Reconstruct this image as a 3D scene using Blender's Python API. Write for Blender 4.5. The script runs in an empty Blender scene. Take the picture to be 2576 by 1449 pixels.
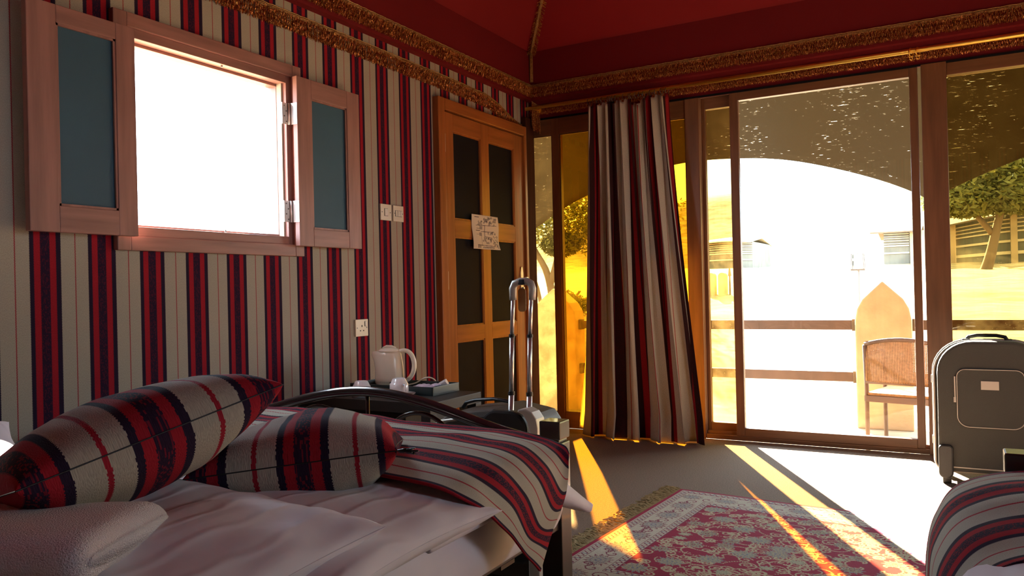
import bpy, bmesh, math, random
import numpy as np
from mathutils import Vector, Matrix, noise as mnoise
R = math.radians
sc = bpy.context.scene
col = sc.collection
random.seed(7); rng = np.random.default_rng(7)

# ------------------------------------------------------------------ camera
cam_d = bpy.data.cameras.new('camera'); cam = bpy.data.objects.new('camera', cam_d); col.objects.link(cam)
cam_d.sensor_width = 36.0; cam_d.lens = 36.0 * 1966.053 / 2576.0; cam_d.clip_start = 0.02; cam_d.clip_end = 400
Wm = ((0.872023, -0.02126582, -0.48900271), (0.48892434, -0.00909524, 0.87227878), (-0.02299732, -0.99973249, 0.00246612))
CAM = Vector((2.6699, -5.0737, 1.0))
cam.matrix_world = Matrix(((Wm[0][0], -Wm[0][1], -Wm[0][2], CAM.x), (Wm[1][0], -Wm[1][1], -Wm[1][2], CAM.y),
                           (Wm[2][0], -Wm[2][1], -Wm[2][2], CAM.z), (0, 0, 0, 1)))
sc.camera = cam
# ------------------------------------------------------------------ view, world, sun
sc.view_settings.view_transform = 'Standard'; sc.view_settings.look = 'None'
sc.view_settings.gamma = 1.0; sc.view_settings.use_curve_mapping = False
sc.view_settings.exposure = 0.5
sc.cycles.use_denoising = True
sc.cycles.max_bounces = 10; sc.cycles.diffuse_bounces = 5; sc.cycles.transparent_max_bounces = 16
sc.cycles.sample_clamp_indirect = 6.0; sc.cycles.caustics_refractive = False; sc.cycles.caustics_reflective = False
world = bpy.data.worlds.new('sky'); sc.world = world; world.use_nodes = True
bg = world.node_tree.nodes['Background']
bg.inputs[0].default_value = (0.66, 0.84, 1.0, 1); bg.inputs[1].default_value = 12.0
sun_d = bpy.data.lights.new('sun', 'SUN'); sun = bpy.data.objects.new('sun', sun_d); col.objects.link(sun)
sun_d.energy = 105.0; sun_d.angle = R(0.6); sun_d.color = (1.0, 0.93, 0.80)
EL = 22.5
_s = Vector((0.466, -0.885, -math.tan(R(EL)))).normalized()
sun.rotation_euler = _s.to_track_quat('-Z', 'Y').to_euler(); sun.location = (-4, 6, 6)
for (px0, py0, pz0, rot, sx, sy) in ((5.65, -2.83, 1.6, (0, R(90), 0), 0.75, 0.8), ((2.7), 0.35, 1.15, (R(-90), 0, 0), 5.2, 2.2), (-0.25, -2.83, 1.6, (0, R(-90), 0), 0.75, 0.8)):
    p_d = bpy.data.lights.new('window_portal', 'AREA'); p_o = bpy.data.objects.new('window_portal', p_d); col.objects.link(p_o)
    p_d.shape = 'RECTANGLE'; p_d.size = sx; p_d.size_y = sy; p_d.cycles.is_portal = True
    p_o.location = (px0, py0, pz0); p_o.rotation_euler = rot

# ------------------------------------------------------------------ materials
def nt(m):
    return m.node_tree.nodes, m.node_tree.links
def mat(name, c, rough=0.6, metal=0.0, spec=0.5, bump=0.0, bscale=200.0, vary=0.0, vscale=8.0, stretch=None, trans=0.0, sheen=0.0, coat=0.0):
    m = bpy.data.materials.new(name); m.use_nodes = True
    N, L = nt(m); b = N['Principled BSDF']
    b.inputs['Base Color'].default_value = (*c, 1); b.inputs['Roughness'].default_value = rough
    b.inputs['Metallic'].default_value = metal; b.inputs['Specular IOR Level'].default_value = spec
    b.inputs['Sheen Weight'].default_value = sheen; b.inputs['Coat Weight'].default_value = coat
    tc = N.new('ShaderNodeTexCoord'); mp = N.new('ShaderNodeMapping'); L.new(tc.outputs['Object'], mp.inputs[0])
    if stretch: mp.inputs['Scale'].default_value = stretch
    if vary:
        n = N.new('ShaderNodeTexNoise'); n.inputs['Scale'].default_value = vscale; n.inputs['Detail'].default_value = 5
        L.new(mp.outputs[0], n.inputs['Vector'])
        r = N.new('ShaderNodeValToRGB'); L.new(n.outputs['Fac'], r.inputs[0])
        r.color_ramp.elements[0].position = 0.3; r.color_ramp.elements[1].position = 0.7
        r.color_ramp.elements[0].color = (*[x * (1 - vary) for x in c], 1)
        r.color_ramp.elements[1].color = (*[min(1, x * (1 + vary)) for x in c], 1)
        L.new(r.outputs[0], b.inputs['Base Color'])
    if bump:
        n2 = N.new('ShaderNodeTexNoise'); n2.inputs['Scale'].default_value = bscale; n2.inputs['Detail'].default_value = 3
        L.new(mp.outputs[0], n2.inputs['Vector'])
        bp = N.new('ShaderNodeBump'); bp.inputs['Strength'].default_value = bump; bp.inputs['Distance'].default_value = 0.004
        L.new(n2.outputs['Fac'], bp.inputs['Height']); L.new(bp.outputs[0], b.inputs['Normal'])
    if trans:
        t = N.new('ShaderNodeBsdfTranslucent'); t.inputs[0].default_value = (*c, 1)
        mx = N.new('ShaderNodeMixShader'); mx.inputs[0].default_value = trans
        L.new(b.outputs[0], mx.inputs[1]); L.new(t.outputs[0], mx.inputs[2])
        L.new(mx.outputs[0], N['Material Output'].inputs['Surface'])
    return m

PERIOD = 0.2035
CREAM = (0.41, 0.37, 0.30); RED = (0.34, 0.014, 0.026); NAVY = (0.022, 0.012, 0.03); DARK = (0.026, 0.011, 0.030); LINE = (0.32, 0.015, 0.03)
def stripes(name, source='UV', axis=0, phase=0.0, cream=CREAM, red=RED, trans=0.0, line_w=0.014, weave=0.35, fleck=0.45, serr=0.008, stops=None):
    """striped camel-wool weave: u runs across the stripes, v along them, both in metres"""
    m = bpy.data.materials.new(name); m.use_nodes = True
    N, L = nt(m); b = N['Principled BSDF']; b.inputs['Roughness'].default_value = 0.9
    b.inputs['Specular IOR Level'].default_value = 0.15; b.inputs['Sheen Weight'].default_value = 0.0
    tc = N.new('ShaderNodeTexCoord'); sp = N.new('ShaderNodeSeparateXYZ')
    L.new(tc.outputs['UV' if source == 'UV' else 'Object'], sp.inputs[0])
    U = sp.outputs[axis]; V = sp.outputs[1 if source == 'UV' else 2]
    def mth(op, a, bb=None, cc=None):
        n = N.new('ShaderNodeMath'); n.operation = op
        for i, x in enumerate((a, bb, cc)):
            if x is None: continue
            if isinstance(x, (int, float)): n.inputs[i].default_value = x
            else: L.new(x, n.inputs[i])
        return n.outputs[0]
    saw = mth('GREATER_THAN', mth('FRACT', mth('DIVIDE', V, 0.0056)), 0.5)        # picked edge of the bands
    u = mth('ADD', U, phase)
    f0 = mth('FRACT', mth('DIVIDE', u, PERIOD))
    # serration shifts band borders outward only
    d = mth('MULTIPLY', mth('SUBTRACT', saw, 0.5), serr)
    sgn = mth('SUBTRACT', mth('MULTIPLY', mth('GREATER_THAN', f0, 0.275), 2.0), 1.0)
    f = mth('SUBTRACT', f0, mth('MULTIPLY', d, sgn))
    ramp = N.new('ShaderNodeValToRGB'); ramp.color_ramp.interpolation = 'CONSTANT'; L.new(f, ramp.inputs[0])
    E = ramp.color_ramp.elements
    stops = stops or [(0.0, cream), (0.012, NAVY), (0.085, red), (0.19, DARK), (0.345, red), (0.45, NAVY), (0.535, cream),
             (0.775, LINE), (0.775 + line_w * 1.6, cream)]
    E[0].position = 0; E[0].color = (*stops[0][1], 1); E[1].position = stops[1][0]; E[1].color = (*stops[1][1], 1)
    for p, c in stops[2:]:
        e = E.new(p); e.color = (*c, 1)
    # red flecks woven in the dark centre band
    cb = N.new('ShaderNodeTexChecker'); cb.inputs['Scale'].default_value = 1.0
    cx = N.new('ShaderNodeCombineXYZ'); L.new(mth('MULTIPLY', u, 260.0), cx.inputs[0]); L.new(mth('MULTIPLY', V, 150.0), cx.inputs[1])
    L.new(cx.outputs[0], cb.inputs[0])
    nz = N.new('ShaderNodeTexWhiteNoise'); 
    cx2 = N.new('ShaderNodeCombineXYZ'); L.new(mth('FLOOR', mth('MULTIPLY', u, 330.0)), cx2.inputs[0]); L.new(mth('FLOOR', mth('MULTIPLY', V, 190.0)), cx2.inputs[1])
    L.new(cx2.outputs[0], nz.inputs[0])
    inband = mth('MULTIPLY', mth('GREATER_THAN', f0, 0.20), mth('LESS_THAN', f0, 0.34))
    fl = mth('MULTIPLY', inband, mth('GREATER_THAN', nz.outputs['Value'], 0.72))
    mixc = N.new('ShaderNodeMixRGB'); L.new(mth('MULTIPLY', fl, fleck), mixc.inputs[0]); L.new(ramp.outputs[0], mixc.inputs[1]); mixc.inputs[2].default_value = (*red, 1)
    # yarn variation
    n2 = N.new('ShaderNodeTexNoise'); n2.inputs['Scale'].default_value = 1.0; n2.inputs['Detail'].default_value = 2
    cx3 = N.new('ShaderNodeCombineXYZ'); L.new(mth('MULTIPLY', u, 420.0), cx3.inputs[0]); L.new(mth('MULTIPLY', V, 260.0), cx3.inputs[1])
    L.new(cx3.outputs[0], n2.inputs['Vector'])
    mul = N.new('ShaderNodeMixRGB'); mul.blend_type = 'MULTIPLY'; mul.inputs[0].default_value = 1.0
    L.new(mixc.outputs[0], mul.inputs[1])
    g = mth('ADD', mth('MULTIPLY', n2.outputs['Fac'], 0.7), 0.65)
    cg = N.new('ShaderNodeCombineXYZ'); [L.new(g, cg.inputs[i]) for i in range(3)]
    L.new(cg.outputs[0], mul.inputs[2]); L.new(mul.outputs[0], b.inputs['Base Color'])
    bp = N.new('ShaderNodeBump'); bp.inputs['Strength'].default_value = weave; bp.inputs['Distance'].default_value = 0.002
    L.new(n2.outputs['Fac'], bp.inputs['Height']); L.new(bp.outputs[0], b.inputs['Normal'])
    if trans:
        t = N.new('ShaderNodeBsdfTranslucent'); L.new(mul.outputs[0], t.inputs[0])
        mx = N.new('ShaderNodeMixShader'); mx.inputs[0].default_value = trans
        L.new(b.outputs[0], mx.inputs[1]); L.new(t.outputs[0], mx.inputs[2]); L.new(mx.outputs[0], N['Material Output'].inputs['Surface'])
    return m

def wood(name, c, rough=0.4, axis='z', spec=0.4):
    st = {'z': (14, 14, 1.2), 'y': (14, 1.2, 14), 'x': (1.2, 14, 14)}[axis]
    return mat(name, c, rough, spec=spec, vary=0.22, vscale=2.2, stretch=st, bump=0.08, bscale=6)

def glass(name, tint, refl=0.06, dirt=0.0, dirtc=(0.9, 0.6, 0.2)):
    """thin pane: lets tinted light through, reflects a little; each of its two faces carries half the tint"""
    m = bpy.data.materials.new(name); m.use_nodes = True
    N, L = nt(m); N.remove(N['Principled BSDF'])
    t = N.new('ShaderNodeBsdfTransparent'); t.inputs[0].default_value = (*[x ** 0.5 for x in tint], 1)
    g = N.new('ShaderNodeBsdfGlossy'); g.inputs['Roughness'].default_value = 0.02
    fr = N.new('ShaderNodeFresnel'); fr.inputs[0].default_value = 1.35
    mx = N.new('ShaderNodeMixShader'); L.new(fr.outputs[0], mx.inputs[0]); L.new(t.outputs[0], mx.inputs[1]); L.new(g.outputs[0], mx.inputs[2])
    out = mx.outputs[0]
    if dirt:
        tc = N.new('ShaderNodeTexCoord'); n = N.new('ShaderNodeTexNoise'); n.inputs['Scale'].default_value = 9; n.inputs['Detail'].default_value = 8
        L.new(tc.outputs['Object'], n.inputs['Vector'])
        v = N.new('ShaderNodeTexVoronoi'); v.inputs['Scale'].default_value = 60; L.new(tc.outputs['Object'], v.inputs['Vector'])
        r1 = N.new('ShaderNodeMath'); r1.operation = 'LESS_THAN'; L.new(v.outputs['Distance'], r1.inputs[0]); r1.inputs[1].default_value = 0.09
        mp = N.new('ShaderNodeMapRange'); L.new(n.outputs['Fac'], mp.inputs[0]); mp.inputs[1].default_value = 0.35; mp.inputs[2].default_value = 0.8; mp.inputs[4].default_value = dirt
        ad = N.new('ShaderNodeMath'); ad.operation = 'MULTIPLY_ADD'; L.new(r1.outputs[0], ad.inputs[0]); ad.inputs[1].default_value = dirt * 2.5; L.new(mp.outputs[0], ad.inputs[2])
        tl = N.new('ShaderNodeBsdfTranslucent'); tl.inputs[0].default_value = (*dirtc, 1)
        m2 = N.new('ShaderNodeMixShader'); L.new(ad.outputs[0], m2.inputs[0]); L.new(out, m2.inputs[1]); L.new(tl.outputs[0], m2.inputs[2]); out = m2.outputs[0]
    L.new(out, N['Material Output'].inputs['Surface'])
    return m

M = {}
M['wallcloth'] = stripes('striped_wall_cloth', 'OBJ', 1, phase=3.593 + PERIOD * 40, line_w=0.009, weave=0.2, fleck=0.15)
M['wallcloth_x'] = stripes('striped_wall_cloth_back', 'OBJ', 0, line_w=0.009, weave=0.2, fleck=0.15)
M['cloth'] = stripes('striped_wool', 'UV', 0)
CC, CD, CR = (0.46, 0.42, 0.34), (0.040, 0.014, 0.014), (0.26, 0.014, 0.018)
M['curtain'] = stripes('striped_curtain', 'UV', 0, red=(0.20, 0.012, 0.016), fleck=0.1, phase=0.150, cream=(0.46, 0.42, 0.34), trans=0.10, weave=0.1, serr=0.0, stops=[(0, CC), (0.012, CD), (0.11, CR), (0.18, CD), (0.36, CR), (0.40, CC), (0.68, (0.30, 0.03, 0.03)), (0.70, CC), (0.93, CC)])
M['cushion'] = stripes('striped_cushion_wool', 'UV', 0, line_w=0.03, weave=0.5)
M['doorwood'] = wood('door_wood', (0.35, 0.115, 0.032), 0.35)
M['doorwoodh'] = wood('door_wood_rail', (0.35, 0.115, 0.032), 0.35, 'y')
M['shutwood'] = wood('glare_tint_shutter_wood', (0.33, 0.160, 0.130), 0.45)  # pink of the wood is veiling glare put into its colour
M['shutwoodh'] = wood('glare_tint_shutter_wood_rail', (0.33, 0.160, 0.130), 0.45, 'y')
M['framewood'] = wood('glazing_frame_wood', (0.165, 0.072, 0.034), 0.4)
M['framewoodh'] = wood('glazing_frame_wood_rail', (0.165, 0.072, 0.034), 0.4, 'x')
M['cornerwood'] = wood('corner_post_wood', (0.06, 0.020, 0.012), 0.85, spec=0.05)
M['doorpanel'] = mat('dark_door_panel', (0.009, 0.009, 0.012), 0.6, spec=0.06, vary=0.2, vscale=3, bump=0.1, bscale=500)
M['shutpanel'] = mat('flare_tint_shutter_panel', (0.030, 0.095, 0.150), 0.6, vary=0.12, vscale=2, bump=0.2, bscale=700)  # blue is lens flare painted in; the panel itself is near black
M['steel'] = mat('polished_steel', (0.80, 0.78, 0.76), 0.32, 0.85)
M['screw'] = mat('screw_head', (0.2, 0.19, 0.18), 0.4, 1.0)
M['brass'] = mat('brass', (1.0, 0.64, 0.13), 0.42, 1.0)
M['redcloth'] = mat('red_tent_cloth', (0.20, 0.016, 0.019), 0.85, spec=0.15, bump=0.08, bscale=90, vary=0.06, vscale=2, trans=0.1)
M['maroon'] = mat('maroon_valance_cloth', (0.17, 0.012, 0.016), 0.85, spec=0.15, bump=0.08, bscale=90)
M['gold'] = mat('gold_thread', (0.75, 0.33, 0.075), 0.30, 0.6, vary=0.5, vscale=120, bump=0.3, bscale=300)
M['golddark'] = mat('gold_braid', (0.36, 0.19, 0.06), 0.5, 0.3, vary=0.4, vscale=90, bump=0.5, bscale=250)
M['carpet'] = mat('brown_carpet', (0.235, 0.165, 0.118), 0.95, spec=0.1, vary=0.28, vscale=160, bump=0.5, bscale=260)
M['plastic'] = mat('cream_plastic', (0.78, 0.70, 0.55), 0.25)
M['white'] = mat('white_plastic', (0.75, 0.70, 0.62), 0.3)
M['hole'] = mat('black_void', (0.01, 0.01, 0.01), 0.6)
M['black'] = mat('black_lacquer', (0.030, 0.022, 0.018), 0.38, spec=0.6, coat=0.4, bump=0.03, bscale=30)
M['blackmetal'] = mat('black_painted_steel', (0.012, 0.012, 0.014), 0.2, spec=0.7, coat=0.5)
M['tabletop'] = mat('black_brown_table', (0.024, 0.019, 0.016), 0.5, spec=0.25)
M['traym'] = mat('dark_tray', (0.02, 0.03, 0.03), 0.4)
M['sheet'] = mat('white_cotton', (0.70, 0.63, 0.66), 0.85, spec=0.2, bump=0.9, bscale=11, sheen=0.1)
def crease(m):
    N, L = nt(m); b = N['Principled BSDF']; tc = N.new('ShaderNodeTexCoord'); w_ = N.new('ShaderNodeTexWave'); w_.bands_direction = 'X'
    w_.inputs['Scale'].default_value = 4.5; w_.inputs['Distortion'].default_value = 5.0; w_.inputs['Detail'].default_value = 2.5; w_.inputs['Detail Scale'].default_value = 0.8
    L.new(tc.outputs['Object'], w_.inputs['Vector']); p = N.new('ShaderNodeMath'); p.operation = 'POWER'; L.new(w_.outputs['Fac'], p.inputs[0]); p.inputs[1].default_value = 6.0
    bp = N.new('ShaderNodeBump'); bp.inputs['Strength'].default_value = 0.6; bp.inputs['Distance'].default_value = 0.004; L.new(p.outputs[0], bp.inputs['Height'])
    old = b.inputs['Normal'].links[0].from_socket; L.new(old, bp.inputs['Normal']); L.new(bp.outputs[0], b.inputs['Normal'])
crease(M['sheet'])
M['towel'] = mat('white_terry', (0.74, 0.67, 0.68), 0.95, spec=0.1, bump=0.9, bscale=420, sheen=0.2)
M['lining'] = mat('curtain_lining', (0.85, 0.80, 0.66), 0.8, trans=0.75)
M['bagcloth'] = mat('dark_bag_nylon', (0.045, 0.043, 0.034), 0.75, bump=0.5, bscale=700)
M['bagdark'] = mat('black_bag_trim', (0.012, 0.012, 0.012), 0.4, bump=0.2, bscale=400)
M['bagpipe'] = mat('pale_piping', (0.45, 0.40, 0.33), 0.6)
M['olive'] = mat('olive_bag_nylon', (0.055, 0.042, 0.03), 0.5, bump=0.4, bscale=300)
M['tag'] = mat('amber_tag', (0.45, 0.20, 0.03), 0.5)
M['silver'] = mat('silver_plastic', (0.60, 0.56, 0.48), 0.35, 0.25)
M['paper'] = mat('paper_white', (0.75, 0.70, 0.6), 0.8)
M['china'] = mat('white_china', (0.78, 0.72, 0.70), 0.15, coat=0.3)
M['lilac'] = mat('lilac_sachet', (0.60, 0.52, 0.62), 0.35, vary=0.2, vscale=60)
M['sand'] = mat('desert_sand', (0.34, 0.26, 0.155), 0.95, spec=0.1, vary=0.4, vscale=2.0, stretch=(1, 2.5, 1), bump=1.0, bscale=3)
M['hill'] = mat('dune_sand', (0.34, 0.23, 0.13), 0.95, spec=0.1, vary=0.35, vscale=0.35, bump=1.0, bscale=1.2, stretch=(1, 1, 2.5))
M['plaster'] = mat('sand_plaster', (0.50, 0.33, 0.17), 0.9, spec=0.1, vary=0.12, vscale=6, bump=0.6, bscale=40)
M['beam'] = mat('brown_porch_rail', (0.10, 0.05, 0.028), 0.7, vary=0.2, vscale=6)
M['leaf'] = mat('acacia_leaf', (0.13, 0.13, 0.03), 0.7, vary=0.4, vscale=1.5, trans=0.35)
M['bark'] = mat('bark', (0.12, 0.075, 0.04), 0.9, bump=0.8, bscale=20)
M['wicker'] = mat('woven_wicker', (0.35, 0.18, 0.06), 0.6, vary=0.3, vscale=60, trans=0.15)
M['tentroof'] = mat('dark_tent_cloth', (0.12, 0.08, 0.045), 0.9, vary=0.2, vscale=2)
M['tentcream'] = mat('cream_tent_cloth', (0.62, 0.5, 0.33), 0.9)
M['clearglass'] = glass('clear_glass', (0.97, 0.97, 0.95))
M['amber'] = glass('amber_glass', (0.44, 0.30, 0.12), dirt=0.03, dirtc=(1.0, 0.72, 0.30))
M['amber2'] = glass('deep_amber_glass', (0.30, 0.125, 0.005), dirt=0.012, dirtc=(0.9, 0.5, 0.08))
M['olivegl'] = glass('dusty_amber_glass', (0.34, 0.25, 0.09), dirt=0.015, dirtc=(0.8, 0.6, 0.25))

def canopy_mat():
    m = bpy.data.materials.new('woven_canopy'); m.use_nodes = True
    N, L = nt(m); b = N['Principled BSDF']; b.inputs['Base Color'].default_value = (0.085, 0.066, 0.042, 1); b.inputs['Roughness'].default_value = 0.9
    t = N.new('ShaderNodeBsdfTranslucent'); t.inputs[0].default_value = (0.095, 0.074, 0.045, 1)
    mx = N.new('ShaderNodeMixShader'); mx.inputs[0].default_value = 0.5; L.new(b.outputs[0], mx.inputs[1]); L.new(t.outputs[0], mx.inputs[2])
    tc = N.new('ShaderNodeTexCoord'); mp = N.new('ShaderNodeMapping'); mp.inputs['Scale'].default_value = (15, 15, 400); mp.inputs['Rotation'].default_value = (0, R(2), 0)
    L.new(tc.outputs['Object'], mp.inputs[0]); n = N.new('ShaderNodeTexNoise'); n.inputs['Scale'].default_value = 1.0; n.inputs['Detail'].default_value = 2.5
    L.new(mp.outputs[0], n.inputs['Vector'])
    n2 = N.new('ShaderNodeTexNoise'); n2.inputs['Scale'].default_value = 2.2; L.new(tc.outputs['Object'], n2.inputs['Vector'])
    a = N.new('ShaderNodeMath'); a.operation = 'MULTIPLY_ADD'; L.new(n2.outputs['Fac'], a.inputs[0]); a.inputs[1].default_value = 0.25; L.new(n.outputs['Fac'], a.inputs[2])
    gt = N.new('ShaderNodeMath'); gt.operation = 'GREATER_THAN'; L.new(a.outputs[0], gt.inputs[0]); gt.inputs[1].default_value = 0.847
    tr = N.new('ShaderNodeBsdfTransparent'); m2 = N.new('ShaderNodeMixShader')
    L.new(gt.outputs[0], m2.inputs[0]); L.new(mx.outputs[0], m2.inputs[1]); L.new(tr.outputs[0], m2.inputs[2])
    L.new(m2.outputs[0], N['Material Output'].inputs['Surface'])
    return m
M['canopy'] = canopy_mat()
def gold_mat():
    m = mat('gold_thread', (0.6, 0.3, 0.08), 0.28, 0.6, bump=0.3, bscale=300); N, L = nt(m); b = N['Principled BSDF']
    tc = N.new('ShaderNodeTexCoord'); n = N.new('ShaderNodeTexNoise'); n.inputs['Scale'].default_value = 230; n.inputs['Detail'].default_value = 2
    L.new(tc.outputs['Object'], n.inputs['Vector']); r = N.new('ShaderNodeValToRGB'); L.new(n.outputs['Fac'], r.inputs[0])
    E = r.color_ramp.elements; E[0].position = 0.42; E[0].color = (0.26, 0.055, 0.022, 1); E[1].position = 0.64; E[1].color = (1.0, 0.66, 0.20, 1)
    e = E.new(0.56); e.color = (0.62, 0.20, 0.05, 1); L.new(r.outputs[0], b.inputs['Base Color']); return m
M['gold'] = gold_mat()
def attr_mat(name, rough=0.9, bump=0.3, bscale=500):
    m = mat(name, (1, 1, 1), rough, spec=0.12, bump=bump, bscale=bscale)
    N, L = nt(m); a = N.new('ShaderNodeVertexColor'); a.layer_name = 'weave'; L.new(a.outputs[0], N['Principled BSDF'].inputs['Base Color'])
    return m
M['rug'] = attr_mat('woven_rug'); M['map'] = attr_mat('printed_map', 0.7, 0.0)

# ------------------------------------------------------------------ mesh builders
class MB:
    def __init__(s): s.v = []; s.f = []; s.uv = None
    def box(s, x0, x1, y0, y1, z0, z1):
        n = len(s.v); s.v += [(x, y, z) for z in (z0, z1) for y in (y0, y1) for x in (x0, x1)]
        for q in ((0, 2, 3, 1), (4, 5, 7, 6), (0, 1, 5, 4), (2, 6, 7, 3), (0, 4, 6, 2), (1, 3, 7, 5)): s.f.append([n + i for i in q])
        return s
    def tube(s, pts, r, k=10, cap=True, flat=1.0):
        pts = [Vector(p) for p in pts]; n0 = len(s.v); rr = r if isinstance(r, (list, tuple)) else [r] * len(pts)
        up = None
        for i, p in enumerate(pts):
            t = (pts[min(i + 1, len(pts) - 1)] - pts[max(i - 1, 0)]).normalized()
            if up is None:
                up = Vector((0, 0, 1)) if abs(t.z) < 0.9 else Vector((1, 0, 0))
            a = (up - t * up.dot(t)).normalized(); b = t.cross(a); up = a
            for j in range(k):
                th = 2 * math.pi * j / k; s.v.append(tuple(p + (a * math.cos(th) * flat + b * math.sin(th)) * rr[i]))
        for i in range(len(pts) - 1):
            for j in range(k):
                a0 = n0 + i * k + j; a1 = n0 + i * k + (j + 1) % k; s.f.append([a0, a1, a1 + k, a0 + k])
        if cap:
            s.f.append([n0 + j for j in range(k)][::-1]); s.f.append([n0 + (len(pts) - 1) * k + j for j in range(k)])
        return s
    def lathe(s, prof, c=(0, 0, 0), k=32):
        n0 = len(s.v)
        for r, z in prof:
            for j in range(k):
                th = 2 * math.pi * j / k; s.v.append((c[0] + r * math.cos(th), c[1] + r * math.sin(th), c[2] + z))
        for i in range(len(prof) - 1):
            for j in range(k):
                a0 = n0 + i * k + j; a1 = n0 + i * k + (j + 1) % k; s.f.append([a0, a1, a1 + k, a0 + k])
        if prof[0][0] > 1e-5: s.f.append([n0 + j for j in range(k)][::-1])
        if prof[-1][0] > 1e-5: s.f.append([n0 + (len(prof) - 1) * k + j for j in range(k)])
        return s
    def prism(s, poly, ax, a0, a1):
        """poly of 2-D points; ax: axis of extrusion"""
        n = len(poly); n0 = len(s.v)
        for a in (a0, a1):
            for p, q in poly:
                s.v.append({'x': (a, p, q), 'y': (p, a, q), 'z': (p, q, a)}[ax])
        for i in range(n):
            j = (i + 1) % n; s.f.append([n0 + i, n0 + j, n0 + n + j, n0 + n + i])
        s.f.append([n0 + i for i in range(n)][::-1]); s.f.append([n0 + n + i for i in range(n)])
        return s
    def grid(s, P, closed=False):
        """P[i][j] points"""
        n0 = len(s.v); a = len(P); b = len(P[0])
        for row in P: s.v += [tuple(p) for p in row]
        for i in range(a - 1):
            for j in range(b - 1): s.f.append([n0 + i * b + j, n0 + i * b + j + 1, n0 + (i + 1) * b + j + 1, n0 + (i + 1) * b + j])
        return s
    def build(s, name, m, parent=None, bevel=0.0, smooth=False, uvs=None, loc=None, solid=0.0, sub=0, local=False, weld=False):
        me = bpy.data.meshes.new(name); me.from_pydata(s.v, [], s.f)
        bm = bmesh.new(); bm.from_mesh(me)
        if uvs is not None:
            bm.verts.ensure_lookup_table(); lay = bm.loops.layers.uv.new('UVMap')
            for fc in bm.faces:
                for lp in fc.loops: lp[lay].uv = uvs[lp.vert.index]
        if weld: bmesh.ops.remove_doubles(bm, verts=bm.verts, dist=1e-5)
        bmesh.ops.recalc_face_normals(bm, faces=bm.faces)
        if bevel:
            es = [e for e in bm.edges if len(e.link_faces) == 2 and e.calc_face_angle(0) > 0.6]
            bmesh.ops.bevel(bm, geom=es, offset=bevel, segments=2, affect='EDGES', profile=0.6)
        bm.to_mesh(me); bm.free()
        if smooth: me.polygons.foreach_set('use_smooth', [True] * len(me.polygons))
        return link(name, me, m, parent, local=local, solid=solid, sub=sub)

def link(name, me, m, parent=None, local=False, solid=0.0, sub=0):
    o = bpy.data.objects.new(name, me); col.objects.link(o)
    if m is not None: me.materials.append(m)
    if parent is not None: attach(o, parent, local)
    if solid:
        d = o.modifiers.new('thickness', 'SOLIDIFY'); d.thickness = solid; d.offset = 0
    if sub:
        d = o.modifiers.new('smooth', 'SUBSURF'); d.levels = sub; d.render_levels = sub
    return o
def wm(o):
    mtx = o.matrix_basis
    return (wm(o.parent) @ o.matrix_parent_inverse @ mtx) if o.parent else mtx.copy()
def attach(o, parent, local=False):
    o.parent = parent
    if not local: o.matrix_parent_inverse = wm(parent).inverted()
def tag(o, label, cat, group=None, kind=None):
    o['label'] = label; o['category'] = cat
    if group: o['group'] = group
    if kind: o['kind'] = kind
    return o
def thing(name, label, cat, loc=(0, 0, 0), rz=0.0, group=None):
    o = bpy.data.objects.new(name, None); o.empty_display_size = 0.1; col.objects.link(o)
    o.location = loc; o.rotation_euler = (0, 0, rz)
    return tag(o, label, cat, group)
def struct(o, label=None):
    o['kind'] = 'structure'
    if label: o['label'] = label
    return o
def sroot(name, loc=(0, 0, 0), label=None):
    o = bpy.data.objects.new(name, None); col.objects.link(o); o.location = loc; return struct(o, label)
def copy_tree(o, parent=None):
    c = o.copy(); col.objects.link(c)
    if parent is not None: c.parent = parent
    for ch in list(o.children): copy_tree(ch, c)
    return c
def frame_m(e1, e2, c):
    e1 = Vector(e1).normalized(); e2 = Vector(e2); e2 = (e2 - e1 * e2.dot(e1)).normalized(); n = e1.cross(e2)
    m = Matrix((e1, e2, n)).transposed().to_4x4(); m.translation = Vector(c); return m
def catmull(P, n):
    """P: (k, ...) numpy; returns n samples of a Catmull-Rom curve along axis 0"""
    P = np.asarray(P, float); k = len(P); t = np.linspace(0, k - 1 - 1e-9, n); i = np.floor(t).astype(int); f = (t - i).reshape(-1, *([1] * (P.ndim - 1)))
    g = lambda q: P[np.clip(q, 0, k - 1)]
    p0, p1, p2, p3 = g(i - 1), g(i), g(i + 1), g(i + 2)
    return 0.5 * ((2 * p1) + (-p0 + p2) * f + (2 * p0 - 5 * p1 + 4 * p2 - p3) * f ** 2 + (-p0 + 3 * p1 - 3 * p2 + p3) * f ** 3)

# ================================================================== STRUCTURE
RX, RY, WT = 5.4, -7.2, 0.10
ZC0, ZC1 = 2.40, 2.72          # cornice cloth
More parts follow.
